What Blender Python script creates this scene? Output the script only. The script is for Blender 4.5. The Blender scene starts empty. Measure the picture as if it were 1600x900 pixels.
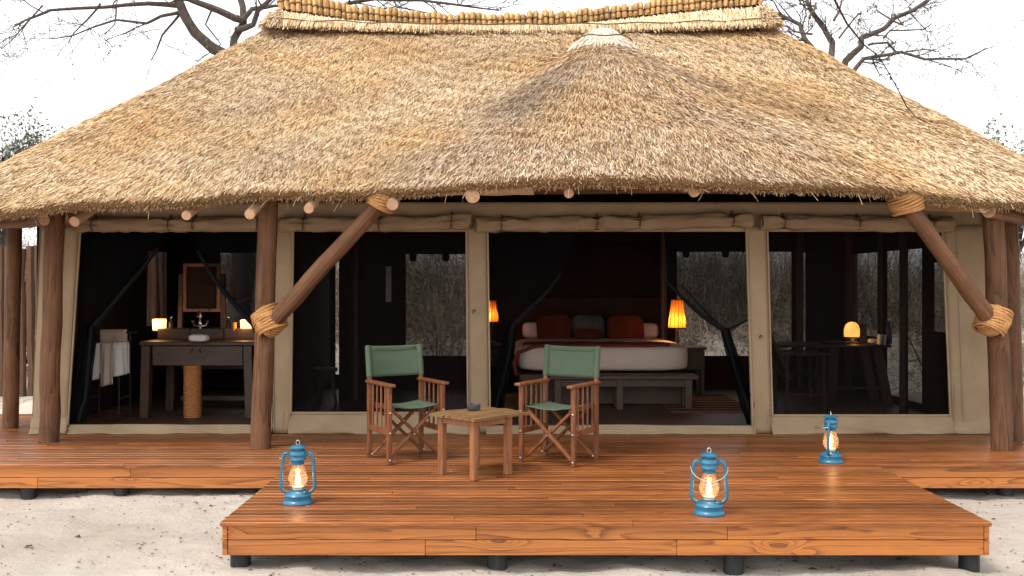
import bpy, bmesh, math, random
import numpy as np
from mathutils import Vector, Matrix, noise as mnoise

random.seed(7)
rng = np.random.default_rng(7)
S = bpy.context.scene
COL = S.collection
R = math.radians
H = 1.4            # eye height above the deck
F = 1600.0         # focal length in pixels of the 1600 px wide photograph

# ------------------------------------------------------------------ camera
cam_d = bpy.data.cameras.new('camera')
cam_d.sensor_width = 36.0
cam_d.lens = 36.0
cam_d.shift_y = -7 / 1600
cam_d.clip_start = 0.05
cam_d.clip_end = 2000
cam = bpy.data.objects.new('camera', cam_d)
cam.location = (0, 0, H)
cam.rotation_euler = (R(90), 0, 0)
COL.objects.link(cam)
S.camera = cam

# ------------------------------------------------------------------ sky, sun, exposure
SUN_EL, SUN_AZ = R(60), R(228)          # azimuth clockwise from +Y; behind and to the left of the camera
world = bpy.data.worlds.new('World')
S.world = world
world.use_nodes = True
wn, wl = world.node_tree.nodes, world.node_tree.links
wn.clear()
sky = wn.new('ShaderNodeTexSky')
sky.sky_type = 'NISHITA'
sky.sun_disc = False
sky.sun_elevation = SUN_EL
sky.sun_rotation = SUN_AZ
sky.air_density = 1.0
sky.dust_density = 1.5
sky.ozone_density = 1.0
hsv = wn.new('ShaderNodeHueSaturation')   # thin even overcast: the sky's colour washed nearly to white
hsv.inputs['Saturation'].default_value = 0.06
hsv.inputs['Value'].default_value = 1.9
bgn = wn.new('ShaderNodeBackground')
bgn.inputs['Strength'].default_value = 0.15
wo = wn.new('ShaderNodeOutputWorld')
wl.new(sky.outputs[0], hsv.inputs['Color'])
wl.new(hsv.outputs[0], bgn.inputs['Color'])
wl.new(bgn.outputs[0], wo.inputs['Surface'])

sun_d = bpy.data.lights.new('sun', 'SUN')
sun_d.energy = 1.5
sun_d.angle = R(12)
sun_d.color = (1.0, 0.95, 0.86)
sun = bpy.data.objects.new('sun', sun_d)
sdir = Vector((math.sin(SUN_AZ) * math.cos(SUN_EL), math.cos(SUN_AZ) * math.cos(SUN_EL), math.sin(SUN_EL)))
sun.rotation_euler = sdir.to_track_quat('Z', 'Y').to_euler()
COL.objects.link(sun)

S.view_settings.view_transform = 'Standard'
S.view_settings.look = 'None'
S.view_settings.gamma = 1.0
S.view_settings.exposure = 0.42
S.render.engine = 'CYCLES'
S.cycles.max_bounces = 8
S.cycles.transparent_max_bounces = 16
S.cycles.sample_clamp_indirect = 4.0

# ------------------------------------------------------------------ helpers
def P(px, py, Y):
    """world point at depth Y seen at pixel (px, py) of the photograph"""
    return Vector(((px - 800) * Y / F, Y, H - (py - 443) * Y / F))

def PX(px, Y): return (px - 800) * Y / F
def PZ(py, Y): return H - (py - 443) * Y / F

def lerp(a, b, t): return a + (b - a) * t

def pl(pts, t):
    """piecewise linear lookup"""
    if t <= pts[0][0]: return pts[0][1]
    for (a, va), (b, vb) in zip(pts, pts[1:]):
        if t <= b: return va + (vb - va) * (t - a) / (b - a)
    return pts[-1][1]

def fbm(x, y, z=0.0, o=3):
    s, a, f = 0, 1, 1
    for _ in range(o):
        s += a * mnoise.noise((x * f, y * f, z * f)); a *= .5; f *= 2.03
    return s

class MB:
    def __init__(self):
        self.v, self.f, self.m = [], [], []
    def add(self, vs, fs, mi=0):
        o = len(self.v)
        self.v += [tuple(q) for q in vs]
        self.f += [tuple(i + o for i in q) for q in fs]
        self.m += [mi] * len(fs)
        return self
    def box(self, c, s, rot=None, mi=0, taper=1.0):
        c = Vector(c); hx, hy, hz = s[0] / 2, s[1] / 2, s[2] / 2
        vs = []
        for z in (-1, 1):
            k = taper if z > 0 else 1.0
            for x, y in ((-1, -1), (1, -1), (1, 1), (-1, 1)):
                q = Vector((x * hx * k, y * hy * k, z * hz))
                vs.append(c + (rot @ q if rot is not None else q))
        self.add(vs, [(3, 2, 1, 0), (4, 5, 6, 7), (0, 1, 5, 4), (1, 2, 6, 5), (2, 3, 7, 6), (3, 0, 4, 7)], mi)
        return self
    def bar(self, a, b, w, d, up=(0, 0, 1), mi=0):
        """box of section w x d from a to b"""
        a, b = Vector(a), Vector(b)
        z = (b - a).normalized()
        x = z.cross(Vector(up))
        if x.length < 1e-4: x = Vector((1, 0, 0))
        x.normalize(); y = z.cross(x)
        M = Matrix((x, y, z)).transposed()
        return self.box((a + b) / 2, (w, d, (b - a).length), M, mi)
    def tube(self, pts, r, n=8, cap=True, mi=0, capmi=None, closed=False, rough=0.0):
        pts = [Vector(p) for p in pts]
        rs = r if isinstance(r, (list, tuple)) else [r] * len(pts)
        k = len(pts)
        ref = None; rings = []
        for i, p in enumerate(pts):
            if closed: t = pts[(i + 1) % k] - pts[i - 1]
            else: t = pts[min(i + 1, k - 1)] - pts[max(i - 1, 0)]
            t.normalize()
            if ref is None:
                ref = t.orthogonal().normalized()
            else:
                ref = (ref - t * ref.dot(t))
                ref = ref.normalized() if ref.length > 1e-5 else t.orthogonal().normalized()
            b = t.cross(ref)
            ring = []
            for j in range(n):
                a = 2 * math.pi * j / n
                rr = rs[i]
                if rough: rr *= 1 + rough * mnoise.noise((p.x * 3 + math.cos(a) * 1.3, p.y * 3 + math.sin(a) * 1.3, p.z * 3 + i * .7))
                ring.append(p + (ref * math.cos(a) + b * math.sin(a)) * rr)
            rings.append(ring)
        vs = [q for rg in rings for q in rg]
        fs = []
        for i in range(k if closed else k - 1):
            i2 = (i + 1) % k
            for j in range(n):
                j2 = (j + 1) % n
                fs.append((i * n + j, i * n + j2, i2 * n + j2, i2 * n + j))
        self.add(vs, fs, mi)
        if cap and not closed:
            cm = mi if capmi is None else capmi
            self.add(rings[0], [tuple(range(n - 1, -1, -1))], cm)
            self.add(rings[-1], [tuple(range(n))], cm)
        return self
    def lathe(self, prof, n=20, c=(0, 0, 0), mi=0, sy=1.0, closed=True):
        vs, fs = [], []
        for r_, z in prof:
            for j in range(n):
                a = 2 * math.pi * j / n
                vs.append((c[0] + r_ * math.cos(a), c[1] + r_ * math.sin(a) * sy, c[2] + z))
        for i in range(len(prof) - 1):
            for j in range(n):
                j2 = (j + 1) % n
                fs.append((i * n + j, i * n + j2, (i + 1) * n + j2, (i + 1) * n + j))
        if closed:
            if prof[0][0] > 1e-4: fs.append(tuple(range(n - 1, -1, -1)))
            if prof[-1][0] > 1e-4: fs.append(tuple((len(prof) - 1) * n + j for j in range(n)))
        return self.add(vs, fs, mi)
    def sheet(self, fn, nu, nv, mi=0):
        """fn(u, v) -> point, u and v in 0..1"""
        vs = [fn(i / nu, j / nv) for j in range(nv + 1) for i in range(nu + 1)]
        w = nu + 1
        fs = [(j * w + i, j * w + i + 1, (j + 1) * w + i + 1, (j + 1) * w + i) for j in range(nv) for i in range(nu)]
        return self.add(vs, fs, mi)
    def pillow(self, c, s, rot=None, e=.35, n=20, m=12, mi=0, wrinkle=0.0):
        """soft rounded box (superellipsoid)"""
        def sp(a, p): return math.copysign(abs(a) ** p, a)
        c = Vector(c); vs, fs = [], []
        for i in range(m + 1):
            ph = -math.pi / 2 + math.pi * i / m
            for j in range(n):
                th = 2 * math.pi * j / n
                q = Vector((sp(math.cos(ph), e) * sp(math.cos(th), e) * s[0] / 2, sp(math.cos(ph), e) * sp(math.sin(th), e) * s[1] / 2, sp(math.sin(ph), e) * s[2] / 2))
                if wrinkle: q *= 1 + wrinkle * fbm(q.x * 5 + c.x, q.y * 5 + c.y, q.z * 5)
                vs.append(c + (rot @ q if rot is not None else q))
        for i in range(m):
            for j in range(n):
                j2 = (j + 1) % n
                fs.append((i * n + j, i * n + j2, (i + 1) * n + j2, (i + 1) * n + j))
        return self.add(vs, fs, mi)
    def build(self, name, mats, parent=None, smooth=False, world=True, bevel=0.0, label=None, kind=None, thick=0.0, loc=None):
        me = bpy.data.meshes.new(name)
        off = Vector((0, 0, 0))
        if world and parent is not None: off = wloc(parent)
        if loc is not None: off = Vector(loc)              # the object's own origin, in world space
        vs = self.v if off.length == 0 else [(x - off.x, y - off.y, z - off.z) for x, y, z in self.v]
        me.from_pydata(vs, [], self.f)
        mats = mats if isinstance(mats, (list, tuple)) else [mats]
        for q in mats: me.materials.append(q)
        if len(mats) > 1: me.polygons.foreach_set('material_index', self.m)
        if bevel > 0 or thick > 0:
            bm = bmesh.new(); bm.from_mesh(me)
            if bevel > 0:
                bmesh.ops.bevel(bm, geom=[e for e in bm.edges], offset=bevel, segments=1, affect='EDGES', profile=.6)
            if thick > 0:
                bmesh.ops.recalc_face_normals(bm, faces=bm.faces)
                bmesh.ops.solidify(bm, geom=bm.faces[:], thickness=thick)
            bm.to_mesh(me); bm.free()
        if smooth:
            me.polygons.foreach_set('use_smooth', [True] * len(me.polygons))
            if smooth != 'all':
                try: me.set_sharp_from_angle(angle=R(40))
                except Exception: pass
        me.update()
        o = bpy.data.objects.new(name, me)
        COL.objects.link(o)
        if parent is not None: o.parent = parent
        if loc is not None: o.location = off - (wloc(parent) if parent is not None else Vector((0, 0, 0)))
        if label: o['label'] = label
        if kind: o['kind'] = kind
        return o

def wloc(o):
    q = Vector(o.location)
    while o.parent is not None:
        o = o.parent; q = q + Vector(o.location)
    return q

def thing(name, label, cat, loc=(0, 0, 0), rz=0.0, group=None):
    o = bpy.data.objects.new(name, None)
    o.empty_display_size = .2
    o.location = loc; o.rotation_euler = (0, 0, rz)
    COL.objects.link(o)
    return tag(o, label, cat, group)

def tag(o, label, cat, group=None, kind=None):
    o['label'] = label
    if cat: o['category'] = cat
    if group: o['group'] = group
    if kind: o['kind'] = kind
    return o

def dup(root, loc, rz, label, group=None):
    r = root.copy(); COL.objects.link(r)
    r.location = loc; r.rotation_euler = (0, 0, rz); r['label'] = label
    if group: r['group'] = group
    def rec(src, dst):
        for ch in list(src.children):
            c = ch.copy(); COL.objects.link(c); c.parent = dst
            rec(ch, c)
    rec(root, r)
    return r

def raw_mesh(name, V, Fc, mat, col=None, parent=None, kind=None, smooth=False):
    """fast mesh from numpy: V (n,3); Fc (m,k) all faces of k corners; col (n,4) -> colour attribute 'straw'"""
    me = bpy.data.meshes.new(name)
    off = wloc(parent) if parent is not None else Vector((0, 0, 0))
    V = V - np.array(off)
    n, (m, k) = len(V), Fc.shape
    me.vertices.add(n); me.vertices.foreach_set('co', V.astype(np.float32).ravel())
    me.loops.add(m * k); me.loops.foreach_set('vertex_index', Fc.astype(np.int32).ravel())
    me.polygons.add(m); me.polygons.foreach_set('loop_start', np.arange(0, m * k, k, dtype=np.int32))
    me.materials.append(mat)
    if col is not None:
        a = me.color_attributes.new('straw', 'FLOAT_COLOR', 'POINT')
        a.data.foreach_set('color', col.astype(np.float32).ravel())
    me.update(calc_edges=True); me.validate()
    o = bpy.data.objects.new(name, me); COL.objects.link(o)
    if parent is not None: o.parent = parent
    if kind: o['kind'] = kind
    return o

# ------------------------------------------------------------------ materials
class NT:
    def __init__(self, name):
        self.mat = bpy.data.materials.new(name)
        self.mat.use_nodes = True
        self.n = self.mat.node_tree.nodes; self.l = self.mat.node_tree.links
        self.n.clear()
        self.out = self.n.new('ShaderNodeOutputMaterial')
    def node(self, t, **kw):
        q = self.n.new(t)
        for k, v in kw.items(): setattr(q, k, v)
        return q
    def set(self, node, key, val):
        if val is None: return
        if hasattr(val, 'is_output'): self.l.new(val, node.inputs[key])
        else: node.inputs[key].default_value = val
    def math(self, op, a, b=None, c=None, clamp=False):
        q = self.node('ShaderNodeMath', operation=op, use_clamp=clamp)
        self.set(q, 0, a); self.set(q, 1, b); self.set(q, 2, c)
        return q.outputs[0]
    def mix(self, f, a, b, mode='MIX'):
        q = self.node('ShaderNodeMix', data_type='RGBA', blend_type=mode)
        self.set(q, 0, f); self.set(q, 6, c4(a)); self.set(q, 7, c4(b))
        return q.outputs[2]
    def ramp(self, f, stops):
        q = self.node('ShaderNodeValToRGB')
        e = q.color_ramp.elements
        while len(e) < len(stops): e.new(.5)
        for el, (p, c) in zip(e, stops): el.position = p; el.color = c4(c)
        self.set(q, 0, f)
        return q.outputs[0]
    def coords(self, scale=(1, 1, 1), rnd=True, uv='Object'):
        tc = self.node('ShaderNodeTexCoord')
        mp = self.node('ShaderNodeMapping')
        mp.inputs['Scale'].default_value = scale
        self.l.new(tc.outputs[uv], mp.inputs['Vector'])
        if rnd:
            oi = self.node('ShaderNodeObjectInfo')
            cx = self.node('ShaderNodeCombineXYZ')
            a = self.math('MULTIPLY', oi.outputs['Random'], 37.0)
            b = self.math('MULTIPLY', oi.outputs['Random'], 91.0)
            self.l.new(a, cx.inputs[0]); self.l.new(b, cx.inputs[1]); self.l.new(a, cx.inputs[2])
            self.l.new(cx.outputs[0], mp.inputs['Location'])
        return mp.outputs[0]
    def noise(self, vec, scale, detail=5, rough=.55, dist=0.0):
        q = self.node('ShaderNodeTexNoise')
        self.l.new(vec, q.inputs['Vector'])
        q.inputs['Scale'].default_value = scale; q.inputs['Detail'].default_value = detail
        q.inputs['Roughness'].default_value = rough; q.inputs['Distortion'].default_value = dist
        return q.outputs[0]
    def bump(self, h, strength, dist=.01, nrm=None):
        q = self.node('ShaderNodeBump')
        q.inputs['Strength'].default_value = strength; q.inputs['Distance'].default_value = dist
        self.l.new(h, q.inputs['Height'])
        if nrm is not None: self.l.new(nrm, q.inputs['Normal'])
        return q.outputs[0]
    def pr(self, color, rough=.6, nrm=None, spec=.5, metal=0.0, coat=0.0, emit=None, estr=0.0, sheen=0.0):
        q = self.node('ShaderNodeBsdfPrincipled')
        self.set(q, 'Base Color', color if hasattr(color, 'is_output') else c4(color))
        self.set(q, 'Roughness', rough); self.set(q, 'Metallic', metal)
        q.inputs['Specular IOR Level'].default_value = spec
        q.inputs['Coat Weight'].default_value = coat
        if sheen: q.inputs['Sheen Weight'].default_value = sheen
        if emit is not None:
            self.set(q, 'Emission Color', emit if hasattr(emit, 'is_output') else c4(emit)); self.set(q, 'Emission Strength', estr)
        if nrm is not None: self.l.new(nrm, q.inputs['Normal'])
        return q.outputs[0]
    def done(self, sh):
        self.l.new(sh, self.out.inputs['Surface']); return self.mat

def c4(c):
    if hasattr(c, 'is_output'): return c
    return tuple(c) if len(c) == 4 else (c[0], c[1], c[2], 1.0)

def rnd_value(t, color, amt):
    oi = t.node('ShaderNodeObjectInfo')
    h = t.node('ShaderNodeHueSaturation')
    v = t.math('MULTIPLY_ADD', oi.outputs['Random'], amt, 1 - amt / 2)
    t.set(h, 'Value', v); t.set(h, 'Color', color)
    return h.outputs[0]

def m_wood(name, dark, mid, light, scale, rings=6.0, ring_amt=.55, rough=.45, fine=1.0, rnd=.25, coat=0.0, bump=.25, knots=False, kscale=(2.4, 3, 8), spec=.5, weather=None):
    """scale stretches object space so the grain runs along the axis with the small factor"""
    t = NT(name)
    v = t.coords(scale)
    low = t.noise(v, 1.0, 2, .5, .3)
    if knots:
        vo = t.node('ShaderNodeTexVoronoi'); t.l.new(t.coords(kscale), vo.inputs['Vector'])
        vo.inputs['Scale'].default_value = .55
        kd = vo.outputs['Distance']
        kn = t.math('POWER', 2.718, t.math('MULTIPLY', t.math('MULTIPLY', kd, kd), -38.0))
        low = t.math('MULTIPLY_ADD', kn, .42, low)
    ring = t.math('FRACT', t.math('MULTIPLY', low, rings))
    ringc = t.ramp(ring, [(0, (.95, .95, .95)), (.55, (.8, .8, .8)), (.82, (.45, .45, .45)), (.95, (0, 0, 0)), (1, (.9, .9, .9))])
    fv = t.node('ShaderNodeMapping'); fv.inputs['Scale'].default_value = (1, 1, 1)
    t.l.new(v, fv.inputs['Vector'])
    fn = t.noise(fv.outputs[0], 9.0 * fine, 8, .65)
    base = t.ramp(fn, [(.25, dark), (.5, mid), (.75, light)])
    col = t.mix(ring_amt, base, t.mix(ringc, dark, light), 'MIX')
    if knots:
        kc = t.math('LESS_THAN', kd, .085)
        col = t.mix(t.math('MULTIPLY', kc, .6), col, (dark[0] * .45, dark[1] * .4, dark[2] * .4))
    if weather is not None:
        w = t.noise(t.coords((1, 1, 1)), 3.0, 5, .6)
        col = t.mix(t.ramp(w, [(.45, (0, 0, 0)), (.7, (.8, .8, .8))]), col, weather)
    col = rnd_value(t, col, rnd)
    nr = t.bump(fn, bump, .004)
    rg = t.math('MULTIPLY_ADD', fn, .25, rough - .12)
    return t.done(t.pr(col, rg, nr, spec, coat=coat))

def m_plain(name, c1, c2, scale=6.0, detail=5, rough=.7, bump=.2, bdist=.004, rnd=.15, spec=.4, metal=0.0, stretch=(1, 1, 1), coat=0.0, sheen=0.0):
    t = NT(name)
    v = t.coords(stretch)
    n = t.noise(v, scale, detail, .6)
    col = t.ramp(n, [(.3, c1), (.7, c2)])
    if rnd: col = rnd_value(t, col, rnd)
    nr = t.bump(n, bump, bdist) if bump else None
    return t.done(t.pr(col, rough, nr, spec, metal, coat, sheen=sheen))

def m_fabric(name, c1, c2, weave=500.0, rough=.9, wr=.5, rnd=.1, spec=.2):
    t = NT(name)
    v = t.coords((1, 1, 1))
    n = t.noise(v, 2.2, 6, .6)
    n2 = t.noise(v, weave / 6, 3, .7)
    col = t.ramp(n, [(.3, c1), (.72, c2)])
    col = t.mix(t.math('MULTIPLY', n2, .35), col, (c1[0] * .6, c1[1] * .6, c1[2] * .6))
    if rnd: col = rnd_value(t, col, rnd)
    b1 = t.bump(n2, .25, .003)
    b2 = t.bump(t.noise(v, 5.0, 4, .5, .6), wr, .02, b1)
    return t.done(t.pr(col, rough, b2, spec))

def m_emit(name, col, strength, c2=None, scale=8.0):
    t = NT(name)
    if c2 is not None:
        n = t.noise(t.coords((1, 1, .3)), scale, 4, .6)
        col = t.ramp(n, [(.3, col), (.7, c2)])
    e = t.node('ShaderNodeEmission')
    t.set(e, 'Color', col if hasattr(col, 'is_output') else c4(col)); e.inputs['Strength'].default_value = strength
    return t.done(e.outputs[0])

def m_net(name, col, alpha):
    t = NT(name)
    tr = t.node('ShaderNodeBsdfTransparent')
    df = t.node('ShaderNodeBsdfDiffuse'); df.inputs['Color'].default_value = c4(col)
    n = t.noise(t.coords((6, 6, 1.2)), 3.0, 4, .6)
    a = t.math('MULTIPLY_ADD', t.math('SUBTRACT', n, .5), .25, alpha, clamp=True)
    mx = t.node('ShaderNodeMixShader')
    t.set(mx, 0, a); t.l.new(tr.outputs[0], mx.inputs[1]); t.l.new(df.outputs[0], mx.inputs[2])
    return t.done(mx.outputs[0])

def m_straw(name, rough=.6, attr='straw'):
    t = NT(name)
    a = t.node('ShaderNodeAttribute', attribute_name=attr)
    d = t.pr(a.outputs['Color'], rough, None, .35)
    return t.done(d)

M = {}
M['plank'] = m_wood('deck_teak', (.036, .009, .0025), (.17, .047, .0095), (.42, .145, .031), (.55, 9, 9), rings=5, ring_amt=.28, rough=.36, rnd=.75, bump=.3, spec=.42)
M['fascia'] = m_wood('fascia_teak', (.10, .026, .006), (.35, .108, .020), (.52, .185, .04), (.38, 3.2, 8.0), rings=9, ring_amt=.62, rough=.42, fine=1.5, rnd=.22, bump=.2, knots=True)
M['pole'] = m_wood('post_pole', (.032, .013, .006), (.13, .056, .026), (.24, .115, .056), (9, 9, .55), rings=6, ring_amt=.45, rough=.66, rnd=.35, bump=.9, spec=.25, knots=True, kscale=(4.5, 4.5, 1.7), weather=(.085, .04, .022))
M['pole_end'] = m_plain('pole_cut_end', (.44, .25, .14), (.60, .38, .23), 30, 4, .8, .3, rnd=.15)
M['pole_pale'] = m_wood('peeled_pole', (.34, .19, .10), (.5, .3, .16), (.62, .42, .25), (9, 9, .7), rings=4, ring_amt=.3, rough=.6, rnd=.2, bump=.4)
M['chairwood'] = m_wood('chair_teak', (.045, .013, .005), (.15, .045, .015), (.29, .105, .036), (10, 10, 1.2), rings=4, ring_amt=.35, rough=.4, rnd=.45, bump=.25)
M['tablewood'] = m_wood('table_leg_wood', (.10, .034, .010), (.24, .085, .026), (.37, .155, .055), (10, 10, .9), rings=4, ring_amt=.35, rough=.5, rnd=.25, bump=.3)
M['tabletop'] = m_wood('table_top_wood', (.055, .023, .009), (.17, .08, .028), (.33, .19, .08), (1.2, 9, 9), rings=4, ring_amt=.35, rough=.45, rnd=.3, bump=.4, weather=(.16, .12, .05))
M['darkwood'] = m_wood('old_dark_wood', (.016, .008, .005), (.055, .025, .013), (.11, .055, .029), (1.2, 9, 9), rings=4, ring_amt=.3, rough=.55, rnd=.25, bump=.5)
M['darkwoodv'] = m_wood('old_dark_wood_upright', (.016, .008, .005), (.055, .025, .013), (.11, .055, .029), (9, 9, 1.2), rings=4, ring_amt=.3, rough=.55, rnd=.3, bump=.5)
M['floor'] = m_wood('inner_floor', (.045, .019, .012), (.09, .042, .027), (.14, .072, .048), (.8, 7, 7), rings=4, ring_amt=.25, rough=.5, rnd=.3, bump=.3)
M['fence'] = m_wood('fence_pole', (.028, .013, .007), (.095, .045, .025), (.17, .088, .05), (9, 9, .8), rings=4, ring_amt=.3, rough=.8, rnd=.6, bump=.6)
M['pile'] = m_plain('creosote_pile', (.012, .013, .014), (.035, .037, .038), 14, 6, .7, .5, rnd=.2, stretch=(3, 3, .5))
M['canvas'] = m_fabric('khaki_canvas', (.325, .23, .14), (.435, .325, .212), wr=.6, rnd=.06)
M['canvas_roll'] = m_fabric('rolled_canvas', (.275, .192, .112), (.375, .275, .172), wr=.9, rnd=.1)
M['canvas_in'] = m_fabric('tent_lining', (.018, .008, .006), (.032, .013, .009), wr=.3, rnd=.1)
M['strap'] = m_fabric('strap_webbing', (.10, .06, .035), (.15, .09, .05), wr=.2)
M['green'] = m_fabric('green_canvas', (.072, .103, .066), (.10, .136, .09), wr=.3, rnd=.08)
M['greenhem'] = m_fabric('green_canvas_hem', (.06, .086, .054), (.083, .113, .074), wr=.3, rnd=.08)
M['rope'] = m_plain('sisal_rope', (.31, .14, .045), (.53, .28, .11), 60, 4, .9, .6, .003, rnd=.12)
M['net'] = m_net('mosquito_net', (.004, .0045, .005), .74)
M['netdense'] = m_net('folded_mosquito_net', (.004, .0045, .005), .95)
M['netwin'] = m_net('window_net', (.007, .006, .006), .60)
M['netback'] = m_net('back_window_net', (.016, .012, .010), .74)
M['netroll'] = m_fabric('gathered_net', (.003, .0035, .004), (.008, .009, .010), wr=.6)
M['blue'] = m_plain('blue_enamel', (.010, .105, .19), (.018, .155, .265), 18, 5, .33, .12, .002, rnd=.08, spec=.5, coat=.25)
def m_enamel():
    t = NT('blue_enamel_chipped')
    v = t.coords((1, 1, 1))
    n = t.noise(v, 18, 5, .6)
    col = t.ramp(n, [(.3, (.010, .105, .19)), (.7, (.018, .155, .265))])
    ch = t.ramp(t.noise(v, 55, 6, .7), [(.66, (0, 0, 0)), (.70, (1, 1, 1))])
    col = t.mix(t.math('MULTIPLY', ch, .8), col, (.06, .045, .04))
    return t.done(t.pr(col, t.math('MULTIPLY_ADD', n, .3, .2), t.bump(n, .15, .002), .5, coat=.2))
M['blue'] = m_enamel()
M['steel'] = m_plain('bright_steel', (.55, .55, .55), (.7, .7, .7), 20, 3, .3, 0, rnd=.05, metal=1.0)
M['iron'] = m_plain('black_iron', (.012, .011, .011), (.03, .028, .027), 30, 4, .5, .2, rnd=.1)
M['burner'] = m_plain('grey_burner', (.38, .37, .36), (.52, .51, .5), 30, 3, .5, .1, rnd=.05)
M['towel'] = m_fabric('white_towel', (.62, .57, .54), (.76, .71, .68), wr=.5)
M['towel2'] = m_fabric('beige_towel', (.56, .42, .33), (.68, .53, .43), wr=.5)
M['linen'] = m_fabric('bed_linen', (.74, .58, .47), (.84, .69, .58), wr=.4)
M['rust'] = m_fabric('rust_cloth', (.09, .017, .007), (.17, .036, .013), wr=.6)
M['rustband'] = m_fabric('rust_band', (.15, .03, .016), (.21, .048, .024), wr=.4)
M['greycloth'] = m_fabric('grey_pattern_cloth', (.06, .055, .05), (.22, .20, .18), wr=.4)
M['leather'] = m_fabric('brown_leather', (.022, .012, .008), (.05, .026, .017), wr=.4)
M['mirror'] = m_plain('mirror_glass', (.55, .5, .46), (.6, .55, .5), 3, 2, .08, 0, rnd=0, metal=1.0)
M['paper'] = m_plain('white_paper', (.6, .58, .55), (.72, .7, .66), 10, 3, .8, .05)
M['purple'] = m_plain('purple_glass', (.05, .035, .10), (.08, .05, .15), 8, 3, .2, 0)
M['ash'] = m_plain('dark_pewter', (.03, .03, .033), (.07, .07, .075), 20, 4, .5, .3)
M['flame'] = m_emit('flame', (1.0, .52, .17), 9.0)
M['rope2'] = m_plain('orange_rope', (.33, .12, .035), (.55, .24, .08), 60, 4, .9, .6, .003, rnd=0)
M['candle'] = m_emit('lit_candle_holder', (1.0, .42, .12), 2.6, (1.0, .66, .32), 5)
M['bulbglow'] = m_emit('lit_dome', (1.0, .30, .03), 2.4, (1.0, .62, .18), 14)
def m_shade(name, c1, c2, s):
    """lit shade of woven strips: brightest behind the bulb through gaps of the weave"""
    t = NT(name)
    n = t.noise(t.coords((14, 14, 2)), 3.0, 4, .6)
    col = t.ramp(n, [(.35, c1), (.65, c2)])
    df = t.node('ShaderNodeBsdfDiffuse'); t.set(df, 'Color', c4((.45, .22, .07)))
    tl = t.node('ShaderNodeBsdfTranslucent'); t.set(tl, 'Color', col)
    mx = t.node('ShaderNodeMixShader'); mx.inputs[0].default_value = .7
    t.l.new(df.outputs[0], mx.inputs[1]); t.l.new(tl.outputs[0], mx.inputs[2])
    return t.done(mx.outputs[0])
M['shade'] = m_shade('woven_lamp_shade', (.55, .13, .015), (.92, .34, .06), 1.7)
def m_globe(name):
    t = NT(name)
    tr = t.node('ShaderNodeBsdfTransparent'); tr.inputs['Color'].default_value = (.97, .97, .96, 1)
    gl = t.node('ShaderNodeBsdfGlossy'); gl.inputs['Roughness'].default_value = .05
    tl = t.node('ShaderNodeBsdfTranslucent'); tl.inputs['Color'].default_value = (.9, .62, .36, 1)
    lw = t.node('ShaderNodeLayerWeight'); lw.inputs['Blend'].default_value = .35
    a = t.node('ShaderNodeMixShader'); a.inputs[0].default_value = .20
    t.l.new(tr.outputs[0], a.inputs[1]); t.l.new(tl.outputs[0], a.inputs[2])
    b = t.node('ShaderNodeMixShader')
    t.l.new(t.math('MULTIPLY', lw.outputs['Fresnel'], .9), b.inputs[0]); t.l.new(a.outputs[0], b.inputs[1]); t.l.new(gl.outputs[0], b.inputs[2])
    return t.done(b.outputs[0])
M['globe'] = m_globe('lantern_glass')
M['straw'] = m_straw('thatch_straw')
M['bark'] = m_plain('grey_bark', (.045, .034, .028), (.13, .10, .085), 9, 6, .9, .7, .02, stretch=(3, 3, 1))
M['twig'] = m_plain('dry_twig', (.025, .020, .018), (.06, .047, .04), 5, 3, .9, 0, rnd=.2)
M['leafy'] = m_straw('foliage', .7)
def m_thatchbase():
    t = NT('thatch_core')
    v = t.coords((1, 1, 1), False)
    n = t.noise(v, 30, 6, .7)
    col = t.ramp(n, [(.3, (.10, .055, .025)), (.7, (.36, .23, .11))])
    return t.done(t.pr(col, .95, t.bump(n, .8, .03), .1))
M['thatch'] = m_thatchbase()
M['bundle'] = m_plain('reed_bundle', (.36, .18, .06), (.76, .53, .26), 26, 5, .92, .8, .006, rnd=.5, spec=.12, stretch=(4, 4, .4))
M['cord'] = m_plain('dark_cord', (.075, .05, .03), (.14, .095, .06), 20, 2, .9, 0)
def m_sand():
    t = NT('pale_sand')
    v = t.coords((1, 1, 1), False)
    n1 = t.noise(v, 1.1, 5, .6)
    n2 = t.noise(v, 14, 6, .65)
    n3 = t.noise(v, 160, 4, .7)
    col = t.ramp(n1, [(.3, (.52, .455, .39)), (.7, (.68, .61, .535))])
    n0 = t.noise(v, .55, 6, .65)
    col = t.mix(t.ramp(n0, [(.46, (0, 0, 0)), (.66, (.75, .75, .75))]), col, (.33, .265, .205))
    col = t.mix(t.math('MULTIPLY', n3, .30), col, (.33, .27, .22))
    sp = t.ramp(n2, [(.66, (0, 0, 0)), (.74, (1, 1, 1))])
    col = t.mix(t.math('MULTIPLY', sp, .4), col, (.22, .16, .12))
    b = t.bump(n2, .7, .04); b = t.bump(n3, .7, .012, b)
    return t.done(t.pr(col, .95, b, .1))
M['sand'] = m_sand()
def m_rug():
    t = NT('striped_rug')
    tc = t.node('ShaderNodeTexCoord')
    sx = t.node('ShaderNodeSeparateXYZ'); t.l.new(tc.outputs['Object'], sx.inputs[0])
    w = t.math('FRACT', t.math('MULTIPLY', sx.outputs[1], 4.5))
    col = t.ramp(w, [(.0, (.10, .035, .022)), (.3, (.25, .16, .09)), (.36, (.06, .03, .022)), (.62, (.16, .05, .03)), (.7, (.30, .22, .14))])
    col.node.color_ramp.interpolation = 'CONSTANT'
    n = t.noise(t.coords((1, 1, 1)), 60, 3, .6)
    col = t.mix(t.math('MULTIPLY', n, .4), col, (.04, .025, .02))
    return t.done(t.pr(col, .95, t.bump(n, .4, .005), .1))
M['rug'] = m_rug()
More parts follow.
